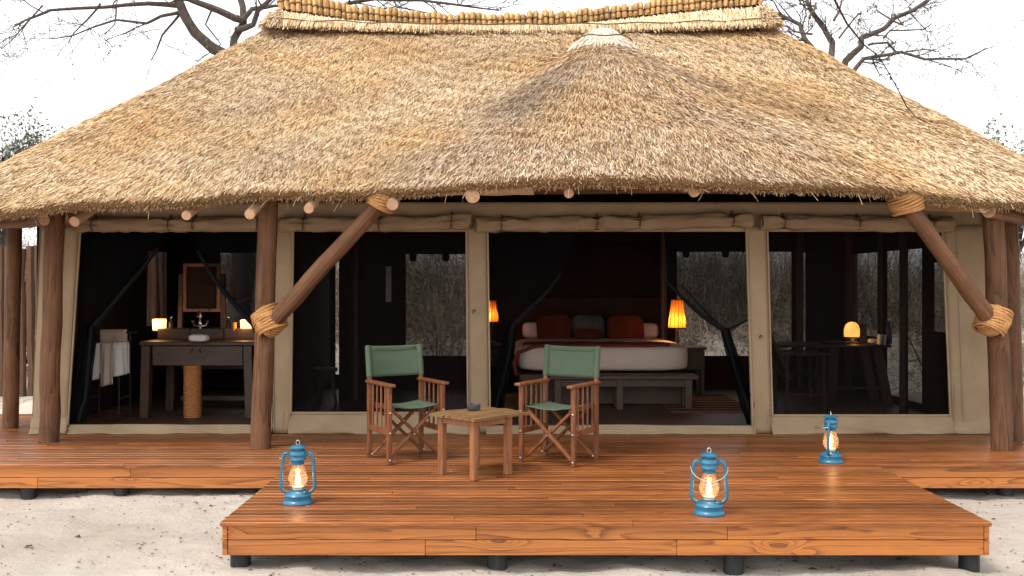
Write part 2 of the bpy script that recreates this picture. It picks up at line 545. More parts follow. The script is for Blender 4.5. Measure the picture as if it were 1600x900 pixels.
M['leaf_brown'] = m_plain('dead_leaf', (.05, .022, .012), (.19, .095, .05), 5, 3, .8, 0, rnd=.3)

# ================================================================== GROUND
def ground_z(x, y):
    base = -.31 + .06 * min(1, max(0, (y - 5.5) / 3)) 
    near = max(0.0, 1 - math.hypot(x, y - 7) / 30)
    return base + near * (.035 * fbm(x * .9, y * .9, 3.1, 3) + .022 * fbm(x * 2.1, y * 2.1, 1.7, 2) + .020 * fbm(x * 4.0, y * 4.0, 7.7, 4)) + (1 - near) * .25 * fbm(x * .03, y * .03, 1, 2)

def ground():
    def axis(lo, hi, step, far):
        a = list(np.arange(lo, hi + 1e-6, step)); s = step
        left, right = [], []
        p = lo
        while p > -far: s *= 1.25; p -= s; left.append(p)
        s = step; p = hi
        while p < far: s *= 1.25; p += s; right.append(p)
        return left[::-1] + a + right
    xs, ys = axis(-6, 6, .045, 900), axis(4.8, 8.8, .045, 900)
    V = [(x, y, ground_z(x, y)) for y in ys for x in xs]
    w = len(xs)
    Fc = [(j * w + i, j * w + i + 1, (j + 1) * w + i + 1, (j + 1) * w + i) for j in range(len(ys) - 1) for i in range(w - 1)]
    o = raw_mesh('sandy_ground', np.array(V), np.array(Fc), M['sand'])
    o.data.polygons.foreach_set('use_smooth', [True] * len(Fc))
    tag(o, 'pale bare sand with scuffs around the wooden deck', None, kind='structure')
ground()

def litter():
    V, Fc = [], []
    for _ in range(4200):
        x = random.uniform(-5, 6); y = random.uniform(5.2, 9.0)
        if -1.75 < x < 2.85 and 6.4 < y: continue
        if y > 8.6: continue
        dens = .25 + .75 * (mnoise.noise((x * 1.2, y * 1.2, 4)) > .05)
        if y < 6.6 and -2.3 < x < 3.2: dens = 1
        if random.random() > dens: continue
        z = ground_z(x, y) + .006
        s = random.uniform(.004, .016) * (2.4 if random.random() < .08 else 1)
        a = random.uniform(0, 6.28); b = random.uniform(-.5, .5)
        d = Vector((math.cos(a), math.sin(a), b * .5)); e = Vector((-math.sin(a), math.cos(a), random.uniform(-.4, .4)))
        c = Vector((x, y, z)); k = len(V)
        V += [c - d * s, c + e * s * .45 + Vector((0, 0, s * .4)), c + d * s, c - e * s * .45 + Vector((0, 0, s * .25))]
        Fc += [(k, k + 1, k + 2, k + 3)]
    o = raw_mesh('leaf_litter', np.array([tuple(q) for q in V]), np.array(Fc), M['leaf_brown'])
    tag(o, 'small dead leaves and chips scattered over the sand', None, kind='stuff')
litter()

# ================================================================== DECK
DF, DM, DT = 5.99, 7.915, 9.57          # front edge, porch edge, tent front
EX0, EX1 = -1.711, 2.81                  # sides of the front platform
PX0, PX1 = -5.7, 4.5                     # sides of the porch
deck = thing('wooden_deck', 'reddish brown plank deck with a lower front platform on dark piles', 'deck', (0.5, 7.9, -.25))

plank_cache = {}
def plank(x0, x1, y0, y1, z=0.0, t=.024, name='plank', mat='plank'):
    L, W = x1 - x0, y1 - y0
    mb = MB()
    n = max(1, int(L / .9))
    b = .004                                        # eased edges
    sec = [(-W / 2, -t), (W / 2, -t), (W / 2, -b), (W / 2 - b, 0), (-W / 2 + b, 0), (-W / 2, -b)]
    vs = [(lerp(-L / 2, L / 2, i / n), y, zz) for i in range(n + 1) for y, zz in sec]
    fs = []
    for i in range(n):
        for j in range(6):
            j2 = (j + 1) % 6
            fs.append((i * 6 + j, (i + 1) * 6 + j, (i + 1) * 6 + j2, i * 6 + j2))
    fs.append(tuple(range(5, -1, -1))[::-1]); fs.append(tuple(n * 6 + j for j in range(5, -1, -1)))
    mb.add(vs, fs)
    o = mb.build(name, M[mat], None)
    o.parent = deck
    o.location = Vector(((x0 + x1) / 2, (y0 + y1) / 2, z + random.uniform(-.0015, .0015))) - wloc(deck)
    o.rotation_euler = (random.uniform(-.012, .012), 0, 0)
    return o

def plank_row(x0, x1, y0, y1, lo, hi, first=None):
    x = x0
    k = first if first else random.uniform(lo, hi) * random.uniform(.4, 1)
    while x < x1 - .02:
        e = min(x1, x + k)
        if x1 - e < .5: e = x1
        plank(x + .0015, e - .0015, y0 + .0045, y1 - .0045)
        x = e; k = random.uniform(lo, hi)

nr = 21
w = (DM - DF) / nr
for i in range(nr):
    plank_row(EX0, EX1, DF + i * w, DF + (i + 1) * w, 1.4, 3.2, first=(2.42 if i == 0 else None))
nr = 21
w = (DT + .12 - DM) / nr
for i in range(nr):
    plank_row(PX0, PX1, DM + i * w, DM + (i + 1) * w, 1.8, 3.8)
y = DT + .12                                         # boards beside the tent
while y < 13.6:
    plank(PX0, -4.52, y + .002, y + .118)
    y += .12

def fascia(x0, x1, y, z0, z1, along='x', name='fascia_board'):
    mb = MB()
    L = x1 - x0
    if along == 'x': mb.box((0, 0, 0), (L - .002, .03, z1 - z0 - .003))
    else: mb.box((0, 0, 0), (.03, L, z1 - z0 - .003))
    o = mb.build(name, M['fascia'], None, bevel=.003)
    o.parent = deck
    c = Vector(((x0 + x1) / 2, y, (z0 + z1) / 2)) if along == 'x' else Vector((y, (x0 + x1) / 2, (z0 + z1) / 2))
    o.location = c - wloc(deck)
    return o
fy = DF + .045
for a, b in ((EX0 + .04, PX(744, fy)), (PX(744, fy), PX(1136, fy)), (PX(1136, fy), EX1 - .035)): fascia(a, b, fy, -.108, -.025)
for a, b in ((EX0 + .04, PX(665, fy)), (PX(665, fy), PX(1057, fy)), (PX(1057, fy), EX1 - .035)): fascia(a, b, fy, -.20, -.109)
fy = DM + .045
for a, b in ((PX0 + .03, PX(205, fy)), (PX(205, fy), EX0 - .003)): fascia(a, b, fy, -.19 + .082, -.025)
for a, b in ((PX0 + .03, PX(60, fy)), (PX(60, fy), EX0 - .003)): fascia(a, b, fy, -.19, -.109)
fascia(EX1 + .003, PX1 - .03, fy, -.108, -.025); fascia(EX1 + .003, PX1 - .03, fy, -.19, -.109)
for x in (EX0 + .022, EX1 - .018):
    fascia(DF + .03, DM + .03, x, -.108, -.0255, 'y'); fascia(DF + .03, DM + .03, x, -.20, -.109, 'y')
fascia(DM + .065, 13.6, PX0 + .022, -.108, -.0255, 'y'); fascia(DM + .065, 13.6, PX0 + .022, -.19, -.109, 'y')
fascia(DM + .065, 13.6, PX1 - .018, -.108, -.0255, 'y'); fascia(DM + .065, 13.6, PX1 - .018, -.19, -.109, 'y')
MB().box((-.6, 10.8, -.035), (10.0, 5.3, .012)).build('floor_underlay', M['pile'], deck)
MB().box((.55, 6.98, -.036), (4.3, 1.78, .012)).build('floor_underlay', M['pile'], deck)
def pile(x, y, r=.062):
    z = ground_z(x, y) - .35
    MB().tube([(x, y, z), (x, y, -.043 if y > 7.9 else -.042)], [r, r * .96], 14).build('pile', M['pile'], deck, smooth=True)
for px in (376, 777, 1146, 1514): pile(PX(px, 6.14), 6.14)
for px in (45, 190): pile(PX(px, 8.04), 8.04)
for x in (-4.9, -1.9, .5, 2.9, 3.9): pile(x, 8.1 if x < EX0 or x > EX1 else 8.3)
for x in (-1.5, .1, 1.3, 2.6): pile(x, 7.4)
for x in (-5, -2.5, 0, 2.5, 4.3): pile(x, 11); pile(x, 13.3)

# ================================================================== THATCHED SHELTER (roof, poles)
shelter = thing('thatched_shelter', 'straw thatched roof with tied reed ridge on brown pole frame', 'thatched roof', (0, 9.0, 0))
RX0, RX1, RY = -2.62, 2.82, 11.5
BX0, BX1, BY0, BY1 = -5.75, 5.7, 8.2, 14.8
CR = 1.3
NU = 420
def outline():
    pts = []
    def arc(cx, cy, a0, a1, n=26):
        for i in range(n): 
            a = lerp(a0, a1, i / n); pts.append((cx + CR * math.cos(a), cy + CR * math.sin(a)))
    def seg(x0, y0, x1, y1, n):
        for i in range(n): pts.append((lerp(x0, x1, i / n), lerp(y0, y1, i / n)))
    arc(BX0 + CR, BY0 + CR, math.pi, 1.5 * math.pi)
    seg(BX0 + CR, BY0, BX1 - CR, BY0, 260)
    arc(BX1 - CR, BY0 + CR, 1.5 * math.pi, 2 * math.pi)
    seg(BX1, BY0 + CR, BX1, BY1 - CR, 40)
    arc(BX1 - CR, BY1 - CR, 0, .5 * math.pi)
    seg(BX1 - CR, BY1, BX0 + CR, BY1, 60)
    arc(BX0 + CR, BY1 - CR, .5 * math.pi, math.pi)
    seg(BX0, BY1 - CR, BX0, BY0 + CR, 40)
    return pts
OUT = outline()
ZT = [(-5.7, 1.86), (-4.4, 1.985), (-3.4, 2.075), (-2.4, 2.125), (-.9, 2.17), (0, 2.19), (1, 2.20), (2.2, 2.19), (3.05, 2.15), (4.15, 2.07), (5.7, 1.90)]
def bulge(x):
    def s(t): t = max(0, min(1, t)); return t * t * (3 - 2 * t)
    return s((x + 1.6) / 2.1) * (1 - s((x - 1.5) / 2.4))
def eave(i):
    x, y = OUT[i % len(OUT)]
    z = pl(ZT, x)
    k_ = max(0.0, min(1.0, (y - 8.9) / 1.6)); z = lerp(z, 2.24, k_ * k_ * (3 - 2 * k_))
    if y < 10: y -= .58 * bulge(x) * (1 if y < 8.4 else 0)
    return Vector((x, y, z + .012 * fbm(x * 2.2, y * 2.2, 5, 2)))
EA = np.array([tuple(eave(i)) for i in range(len(OUT))])
NO = len(OUT)
tx = (EA[:, 0] - BX0) / (BX1 - BX0)
RG = np.stack([RX0 + np.clip((tx - .04) / .92, 0, 1) * (RX1 - RX0), np.full(NO, RY), np.full(NO, 4.31)], 1)
APX, APY, APZ = .90, 10.15, 3.88
_ln = np.random.default_rng(3)
WV = [(_ln.uniform(1.2, 5), _ln.uniform(1.2, 5), _ln.uniform(0, 6.28), _ln.uniform(.4, 1)) for _ in range(12)]
def lumps(x, y):
    s = np.zeros_like(x)
    for a, b, c, k in WV: s += k * np.sin(a * x + b * y * (1 if k > .7 else -1) + c) / (1 + .5 * (a + b))
    return s * .035
def roof_pt(u, v):
    """u: index along the outline (float array), v: 0 eave .. 1 ridge"""
    i0 = np.floor(u).astype(int) % NO; i1 = (i0 + 1) % NO; f = (u - np.floor(u))[:, None]
    E = EA[i0] * (1 - f) + EA[i1] * f
    Rr = RG[i0] * (1 - f) + RG[i1] * f
    Pt = E + (Rr - E) * v[:, None]
    z = Pt[:, 2] - .035 * np.sin(np.pi * v)
    dx = Pt[:, 0] - APX
    kx = np.where(dx < 0, 1.12, .88)
    dy = np.minimum(Pt[:, 1] - APY, 0)
    d = np.sqrt((dx * kx) ** 2 + dy ** 2 + .05)
    zb = APZ - .645 * d + .03 * np.sin(d * 3)
    zb = np.where(Pt[:, 1] > 11.4, -9, zb)
    k = .17
    h = np.clip(.5 + .5 * (zb - z) / k, 0, 1)
    zz = z * (1 - h) + zb * h + k * h * (1 - h)
    w_ = np.clip(v * 6, 0, 1)
    zz = z * (1 - w_) + zz * w_
    Pt[:, 2] = zz + lumps(Pt[:, 0], Pt[:, 1]) * np.clip((1 - v) * 5, 0, 1) * .8
    return Pt

def roof_core():
    vs = np.concatenate([[0.0, .012, .03], np.linspace(.06, 1, 46)])
    rows = []
    u = np.arange(NO, dtype=float)
    C = np.array([0.08, 11.5])
    E0 = roof_pt(u, np.zeros(NO))
    inw = np.stack([np.clip(EA[:, 0], RX0, RX1) - EA[:, 0], 11.5 - EA[:, 1]], 1)
    inw /= np.linalg.norm(inw, axis=1)[:, None]
    def off(o, dz):
        q = E0.copy(); q[:, :2] += inw * o; q[:, 2] += dz; return q
    # underside first (from inside outwards), then round the butt edge, then up the top
    rows.append(roof_pt(u, np.full(NO, .93)) + np.array([0, 0, -.24]))
    for v_ in (.6, .3): rows.append(roof_pt(u, np.full(NO, v_)) + np.array([0, 0, -.22]))
    rows.append(off(.30, .0)); rows.append(off(.12, -.07)); rows.append(off(.05, -.065)); rows.append(off(.0, -.035))
    for v_ in vs: rows.append(roof_pt(u, np.full(NO, v_)))
    V = np.concatenate(rows); nrow = len(rows)
    Fc = []
    for j in range(nrow - 1):
        a = np.arange(NO); b = (a + 1) % NO
        Fc.append(np.stack([j * NO + a, j * NO + b, (j + 1) * NO + b, (j + 1) * NO + a], 1))
    o = raw_mesh('thatch_core', V, np.concatenate(Fc), M['thatch'], parent=shelter)
    o.data.polygons.foreach_set('use_smooth', [True] * len(o.data.polygons))
roof_core()

STRAW = np.array([(.80, .655, .46), (.70, .515, .315), (.60, .405, .22), (.46, .28, .14), (.26, .14, .066), (.09, .046, .024)])
def blades(base, d, n, L, Wd, col):
    """one narrow bent blade per row: base point, direction, surface normal"""
    k = len(base)
    d = d / np.linalg.norm(d, axis=1)[:, None]
    s = np.cross(d, n); s /= np.linalg.norm(s, axis=1)[:, None] + 1e-9
    roll = rng.uniform(-.9, .9, k)[:, None]
    s = s * np.cos(roll) + n * np.sin(roll)
    a = base; b = base + d * L[:, None]
    w_ = Wd[:, None]
    V = np.stack([a - s * w_ / 2, a + s * w_ / 2, b + s * w_ * .35, b - s * w_ * .35], 1).reshape(-1, 3)
    Fc = np.arange(4 * k).reshape(k, 4)
    C = np.repeat(np.concatenate([col, np.ones((k, 1))], 1), 4, 0)
    return V, Fc, C
def straw_colors(k, p, tint=None):
    c = STRAW[rng.choice(6, k, p=p)] * rng.uniform(.82, 1.12, (k, 1))
    if tint is not None: c = c * tint
    return c

def thatch_straw():
    parts = []
    K = 950000
    u = rng.uniform(0, NO, K); v = rng.random(K) ** .9
    # keep most of them on the side towards the camera
    E = EA[(np.floor(u).astype(int)) % NO]
    keep = (E[:, 1] < 10.2) | (rng.random(K) < .30)
    area = np.clip(1 - .45 * v, 0, 1)
    keep &= rng.random(K) < area
    u, v = u[keep], v[keep] * .985
    p = roof_pt(u, v); e = .02
    pu = roof_pt(u + .5, v); pd = roof_pt(u, np.clip(v - e, -.01, 1)); 
    down = pd - p; down /= np.linalg.norm(down, axis=1)[:, None] + 1e-9
    side = pu - p; side /= np.linalg.norm(side, axis=1)[:, None] + 1e-9
    n = np.cross(side, -down); n /= np.linalg.norm(n, axis=1)[:, None] + 1e-9
    n *= np.sign(n[:, 2])[:, None]
    k = len(p)
    # local fall line of the surface instead of the straight line to the ridge
    g = np.array([0, 0, -1.0]) - n * (-n[:, 2])[:, None]
    gl = np.linalg.norm(g, axis=1)[:, None]; g = g / (gl + 1e-6)
    fall = .65 * g + .35 * down
    lay = rng.normal(0, .22, k)[:, None] * side + rng.uniform(-.02, .17, k)[:, None] * n
    d = fall + lay
    L = rng.uniform(.035, .10, k); Wd = rng.uniform(.0024, .0052, k)
    clump = np.sin(p[:, 0] * 9.1 + 3 * np.sin(p[:, 1] * 5)) * np.sin(p[:, 1] * 13 + p[:, 0] * 3.3) + .6 * np.sin(p[:, 0] * 23 + p[:, 1] * 31)
    base = p + n * (rng.uniform(-.014, .016, k) + .007 * clump)[:, None]
    inb = (np.abs(p[:, 0] - APX - .2) * .9 + np.clip(APY - p[:, 1], 0, 9) * .12) < np.clip((APY + .25 - p[:, 1]) * .9, 0, 9)
    cols = straw_colors(k, [.32, .27, .15, .10, .10, .06], 1.08)
    grey = straw_colors(k, [.34, .16, .12, .13, .14, .11], 1.06) * np.array([.90, .905, .97])
    soft = np.clip((APY + .25 - p[:, 1]) * .9, 0, 9) - (np.abs(p[:, 0] - APX - .2) * .9 + np.clip(APY - p[:, 1], 0, 9) * .12)
    cols = np.where((soft + rng.normal(0, .18, k) > 0)[:, None], grey, cols)
    och = np.sin(p[:, 0] * 1.1 + 1.5 * np.sin(p[:, 1] * 1.7 + .6)) * np.sin(p[:, 1] * 2.2 + 1.2 * np.sin(p[:, 0] * 1.9)) + .5 * np.sin(p[:, 0] * 4.3 + p[:, 1] * 2) * np.sin(p[:, 1] * 5.1)
    och = np.clip(och * .6 + .35 + rng.normal(0, .18, k), 0, 1)[:, None]
    cols = cols * (1 - och) + cols * np.array([1.0, .88, .68]) * och
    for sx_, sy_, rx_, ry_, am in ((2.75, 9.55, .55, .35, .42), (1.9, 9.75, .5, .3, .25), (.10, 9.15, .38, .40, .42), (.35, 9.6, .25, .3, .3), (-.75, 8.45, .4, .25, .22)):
        g_ = np.exp(-((p[:, 0] - sx_) / rx_) ** 2 - ((p[:, 1] - sy_) / ry_) ** 2) * am      # soft patches of darker straw about the valleys
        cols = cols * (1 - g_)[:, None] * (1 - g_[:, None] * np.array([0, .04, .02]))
    cols *= (1 + .10 * np.sin(p[:, 0] * 1.7 + 2 * np.sin(p[:, 1] * 2.3)) * np.sin(p[:, 1] * 3.1))[:, None]
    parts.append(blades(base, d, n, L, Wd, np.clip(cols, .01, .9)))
    # cut butts along the eave: short dense bristles, browner underneath
    K2 = 52000
    u = rng.uniform(0, NO, K2)
    E = EA[(np.floor(u).astype(int)) % NO]
    keep = (E[:, 1] < 10) | (rng.random(K2) < .25)
    u = u[keep]; k = len(u)
    E0 = roof_pt(u, np.zeros(k))
    En = EA[(np.floor(u).astype(int) + 1) % NO] - EA[(np.floor(u).astype(int)) % NO]
    outw = np.stack([En[:, 1], -En[:, 0], np.zeros(k)], 1); outw /= np.linalg.norm(outw, axis=1)[:, None]
    tan = En / np.linalg.norm(En, axis=1)[:, None]
    t = rng.random(k)
    ang = rng.uniform(.1, 1.25, k)
    base = E0 + outw * (-.10 * t - .02)[:, None]; base[:, 2] += .0 - .055 * t
    d = outw * (np.cos(ang) * (1 - .6 * t))[:, None] + tan * rng.normal(0, .35, k)[:, None]; d[:, 2] += -np.sin(ang) * .9
    nn = np.cross(tan, d); nn /= np.linalg.norm(nn, axis=1)[:, None] + 1e-9
    L = rng.uniform(.02, .06, k) * np.where(rng.random(k) < .006, 2.4, 1); Wd = rng.uniform(.003, .008, k)
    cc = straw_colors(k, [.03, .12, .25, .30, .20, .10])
    parts.append(blades(base, d, nn, L, Wd, cc))
    V = np.concatenate([q[0] for q in parts]); C = np.concatenate([q[2] for q in parts])
    Fc = np.arange(len(V)).reshape(-1, 4)
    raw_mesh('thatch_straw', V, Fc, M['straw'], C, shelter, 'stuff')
thatch_straw()

# ---- ridge capping: pale skirt, cord, reed bundles
FOOT = [(0, 4.465), (.06, 4.42), (.15, 4.335), (.25, 4.29), (.36, 4.27), (.5, 4.272), (.61, 4.292), (.72, 4.37), (.81, 4.425), (.9, 4.465), (1, 4.50)]
def ridge_top(x):      # height of the foot of the bundles along the sagging ridge
    return pl(FOOT, (x - RX0) / (RX1 - RX0)) + .006 * math.sin(x * 3)
def skirt_foot(x):
    t = (x - RX0) / (RX1 - RX0)
    return 4.185 + .06 * (2 * t - 1) ** 2
def ridge():
    parts = []; K = 9000
    for sgn in (-1, 1):
        k = K if sgn < 0 else K // 3
        x = rng.uniform(RX0 - .04, RX1 + .04, k); t = rng.random(k)
        zt = np.array([ridge_top(a) for a in x]); zf = np.array([skirt_foot(a) for a in x])
        y = RY + sgn * (.09 + .19 * t); z = zt + (zf + .05 - zt) * t - .015
        b = np.stack([x, y, z], 1)
        d = np.stack([rng.normal(0, .14, k), np.full(k, sgn * .6), np.full(k, -.7)], 1)
        n = np.tile(np.array([0, sgn * .6, .8]), (k, 1))
        b += n * rng.uniform(-.01, .02, k)[:, None]
        c = straw_colors(k, [.50, .30, .14, .05, .01, 0]) * np.array([1.04, 1.0, .92])
        parts.append(blades(b, d, n, rng.uniform(.06, .15, k), rng.uniform(.006, .014, k), np.clip(c, 0, .86)))
    # shadow line under the skirt, put in as dark brown blades
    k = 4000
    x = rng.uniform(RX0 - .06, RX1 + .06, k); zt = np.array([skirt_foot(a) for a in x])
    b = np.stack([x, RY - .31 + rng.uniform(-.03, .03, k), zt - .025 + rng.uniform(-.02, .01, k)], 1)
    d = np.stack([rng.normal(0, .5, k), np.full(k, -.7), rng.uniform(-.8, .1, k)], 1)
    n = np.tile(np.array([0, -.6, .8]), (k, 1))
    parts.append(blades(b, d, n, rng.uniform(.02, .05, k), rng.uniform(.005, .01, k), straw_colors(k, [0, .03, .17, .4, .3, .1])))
    # flared skirts on the two ends
    for xe, sg in ((RX0, -1), (RX1, 1)):
        k = 2600; a = rng.uniform(-math.pi / 2 - .2, math.pi / 2 + .2, k); t = rng.random(k)
        r = .05 + .20 * t
        b = np.stack([xe + sg * (np.cos(a) * r * .7 - .05), RY + np.sin(a) * r, ridge_top(xe) + (skirt_foot(xe) + .05 - ridge_top(xe)) * t + .02], 1)
        d = np.stack([sg * np.cos(a), np.sin(a), np.full(k, -.6)], 1); d += rng.normal(0, .12, (k, 3))
        n = np.stack([sg * np.cos(a) * .5, np.sin(a) * .5, np.full(k, .8)], 1); n /= np.linalg.norm(n, axis=1)[:, None]
        parts.append(blades(b, d, n, rng.uniform(.06, .15, k), rng.uniform(.006, .014, k), np.clip(straw_colors(k, [.5, .3, .14, .05, .01, 0]), 0, .86)))
    # pale tuft capping the porch gable
    k = 3200; a = rng.uniform(math.pi * .98, math.pi * 2.02, k); t = rng.random(k) ** .8
    r = .10 + .15 * t
    b = np.stack([APX + np.cos(a) * r * 1.15, APY + .02 + np.sin(a) * r, APZ + .035 - .15 * t], 1)
    d = np.stack([np.cos(a) * .8, np.sin(a) * .7, np.full(k, -.9)], 1) + rng.normal(0, .12, (k, 3))
    n = np.stack([np.cos(a) * .5, np.sin(a) * .5, np.full(k, .8)], 1); n /= np.linalg.norm(n, axis=1)[:, None]
    parts.append(blades(b, d, n, rng.uniform(.05, .11, k), rng.uniform(.006, .013, k), np.clip(straw_colors(k, [.66, .24, .08, .02, 0, 0]) * np.array([1.03, 1.12, 1.35]), 0, .86)))
    V = np.concatenate([q[0] for q in parts]); C = np.concatenate([q[2] for q in parts])
    raw_mesh('ridge_skirt', V, np.arange(len(V)).reshape(-1, 4), M['straw'], C, shelter, 'stuff')
    mb = MB()
    mb.sheet(lambda u, v: (lerp(RX0 - .03, RX1 + .03, u), RY + lerp(-.30, .30, v), lerp(ridge_top(lerp(RX0, RX1, u)), skirt_foot(lerp(RX0, RX1, u)), abs(2 * v - 1) ** 1.2) - .012), 60, 8)
    mb.sheet(lambda u, v: (lerp(RX0, RX1, u), RY + lerp(-.30, .30, v), skirt_foot(lerp(RX0, RX1, u)) - .05 - .1 * abs(2 * v - 1)), 20, 4)
    mb.build('ridge_core', M['thatch'], shelter, smooth=True)
    mb = MB()
    mb.tube([(lerp(RX0 - .05, RX1 + .05, i / 60), RY - .29 - .008 * math.sin(i), skirt_foot(lerp(RX0, RX1, i / 60)) + .055 + .008 * math.sin(i * .9)) for i in range(61)], .007, 5)
    mb.build('ridge_cord', M['cord'], shelter)
    mb = MB()
    mb.tube([(APX + math.cos(a) * .29, APY + .02 + math.sin(a) * .26, APZ - .07 + .01 * math.sin(a * 5)) for a in [math.pi * (1 + i / 16) for i in range(17)]], .007, 5)
    mb.build('gable_cord', M['cord'], shelter)
    # bundles
    meshes = []
    for q in range(6):
        rr = random.Random(q)
        mb = MB()
        n = 9; prof = [(.030, 0), (.036, .03), (.036, .055), (.031, .068), (.036, .082), (.037, .12), (.033, .15), (.018, .162)]
        vs = []
        for r_, z in prof:
            for j in range(n):
                a = 2 * math.pi * j / n
                k = r_ * (1 + .10 * rr.uniform(-1, 1))
                vs.append((k * math.cos(a), k * math.sin(a) * 2.6, z + .004 * rr.uniform(-1, 1)))
        fs = [(i * n + j, i * n + (j + 1) % n, (i + 1) * n + (j + 1) % n, (i + 1) * n + j) for i in range(len(prof) - 1) for j in range(n)]
        fs.append(tuple((len(prof) - 1) * n + j for j in range(n)))
        mb.add(vs, fs)
        mb.tube([(.036 * math.cos(2 * math.pi * j / 12), .093 * math.sin(2 * math.pi * j / 12), .068 + .004 * rr.uniform(-1, 1)) for j in range(12)], .0045, 4, closed=True, mi=1)
        o = mb.build('reed_bundle', [M['bundle'], M['cord']], None, smooth=True)
        meshes.append(o.data); bpy.data.objects.remove(o)
    n = 86
    for i in range(n):
        x = lerp(RX0 + .05, RX1 - .06, i / (n - 1)) + random.uniform(-.006, .006)
        o = bpy.data.objects.new('reed_bundle', random.choice(meshes)); COL.objects.link(o)
        o.parent = shelter
        e = 0
        if i < 4: e = -(4 - i) * .09
        if i > n - 5: e = (i - (n - 5)) * .09
        o.location = Vector((x, RY + random.uniform(-.012, .012), ridge_top(x) + .012)) - wloc(shelter)
        o.rotation_euler = (random.uniform(-.09, .09), e + random.uniform(-.09, .09), random.uniform(-.05, .05))
        s = random.uniform(.84, 1.14); edge = abs(2 * i / (n - 1) - 1) ** 3
        o.scale = (1, 1, s * (.92 + .55 * edge))
ridge()

# ---- pole frame
def pole(name, a, b, r0, r1, mat='pole', n=14, parent=shelter, endmat='pole_end', seg=8, wob=.012):
    a, b = Vector(a), Vector(b)
    L = (b - a).length
    sd = random.uniform(0, 50)
    z = (b - a).normalized(); q = z.to_track_quat('Z', 'Y').to_matrix()
    pts = [(wob * mnoise.noise((i * .6, sd, 0)), wob * mnoise.noise((i * .6, sd, 9)), L * i / seg) for i in range(seg + 1)]
    rs = [lerp(r0, r1, i / seg) * (1 + .03 * mnoise.noise((i * .9, sd, 4))) for i in range(seg + 1)]
    mb = MB().tube(pts, rs, n, rough=.05, mi=0, capmi=1)
    o = mb.build(name, [M[mat], M[endmat]], None, smooth=True)
    o.parent = parent
    o.matrix_local = Matrix.Translation(a - wloc(parent)) @ q.to_4x4()
    return o
def post(x0, x1, Y, r, ztop, name='post', zb=0.0):
    return pole(name, (x0, Y, zb), (x1, Y, ztop), r * 1.03, r * .97)
pm = post(PX(408, 8.72), PX(420, 8.72), 8.72, .085, 2.16)
pL = post(PX(76, 9.07), PX(86, 9.07), 9.07, .084, 2.10)
pF = post(PX(16, 9.95), PX(23, 9.95), 9.95, .072, 2.2)
pR = post(PX(1566, 8.62), PX(1551, 8.62), 8.62, .086, 2.10)
pR2 = post(PX(1586, 9.1), PX(1576, 9.1), 9.1, .075, 2.14)
post(4.45, 4.43, 13.4, .085, 2.2); post(-4.9, -4.9, 13.4, .085, 2.2)
# braces
brL0, brL1 = P(418, 512, 8.56), P(603, 308, 8.25)
brR0, brR1 = P(1552, 508, 8.48), P(1408, 306, 8.2)
pole('brace', brL0, brL1, .072, .064)
pole('brace', brR0, brR1, .072, .066)
# rope lashings: coils wound round post and brace
def lashing(c, axes, n, w, ra, rb, name='rope_lashing', tr=.0125):
    """axes: list of (winding axis, half extent pair) ; c centre"""
    mb = MB()
    for ax, (ea, ra_, eb, rb_), n_, w_ in axes:
        ax = Vector(ax).normalized(); ea = Vector(ea).normalized()
        ea = (ea - ax * ea.dot(ax)).normalized(); eb = ax.cross(ea)
        for i in range(n_):
            s = (i + .5) / n_ - .5
            cc = Vector(c) + ax * s * w_ 
            bul = 1 + .09 * math.cos(s * math.pi)
            jig = random.uniform(-.004, .004)
            pts = []
            for j in range(30):
                a = 2 * math.pi * j / 30
                pts.append(cc + ea * math.cos(a) * (ra_ * bul + jig) + eb * math.sin(a) * (rb_ * bul + jig) + ax * .007 * math.sin(a * 2 + i))
            mb.tube(pts, tr, 6, closed=True)
    return mb.build(name, M['rope'], shelter, smooth='all')
dL = (brL1 - brL0).normalized(); dR = (brR1 - brR0).normalized()
cL = (P(410, 505, 8.66) + brL0 + dL * .06) / 2
cR = (P(1558, 505, 8.56) + brR0 + dR * .06) / 2
lashing(P(421, 501, 8.64), [((-.42, .1, .86), ((1, .2, .5), .118, None, .155), 10, .20), ((.75, -.1, .68), ((.7, .2, -.7), .116, None, .15), 7, .13)], 0, 0, 0, 0)
lashing(P(1551, 501, 8.54), [((.42, .1, .86), ((1, -.2, -.5), .113, None, .155), 10, .20), ((-.75, -.1, .68), ((.7, -.2, .7), .114, None, .15), 7, .13)], 0, 0, 0, 0)
lashing(brL1 - dL * .04, [(dL * .6 + Vector((0, 0, .6)), ((1, 0, -.5), .105, None, .12), 7, .13)], 0, 0, 0, 0)
lashing(brR1 - dR * .06, [(dR * .6 + Vector((0, 0, .6)), ((1, 0, .5), .115, None, .12), 8, .17)], 0, 0, 0, 0)
# rafters with pale cut ends
for px, py, Y, r in ((116, 346, 8.45, .05), (291, 337, 8.2, .045), (390, 335, 8.15, .048), (482, 327, 8.1, .044), (615, 320, 8.0, .053), (738, 305, 7.8, .062), (889, 301, 7.72, .042), (1085, 298, 7.72, .05), (1250, 299, 7.85, .04)):
    Y += .10; r *= .88
    a = P(px, py, Y)
    b = a + Vector(((.0 - a.x) * .06, 3.2, 1.28))
    pole('rafter', a, b, r, r * .9, mat='pole_pale', wob=.02)
for x in (-4.6, -4.0, 3.6, 4.3, 4.8):
    pole('rafter', (x, 9.15, 2.0), (x * .75, 11.4, 3.5), .045, .04)
pole('eave_beam', (-5.0, 8.72, 2.20), (4.9, 8.66, 2.22), .055, .05, seg=20)
pole('eave_beam', P(596, 299, 8.3), P(834, 297, 8.15), .04, .038, mat='pole_pale')
pole('eave_beam', P(1440, 319, 9.1), P(1537, 323, 8.3), .052, .056, mat='pole_pale')
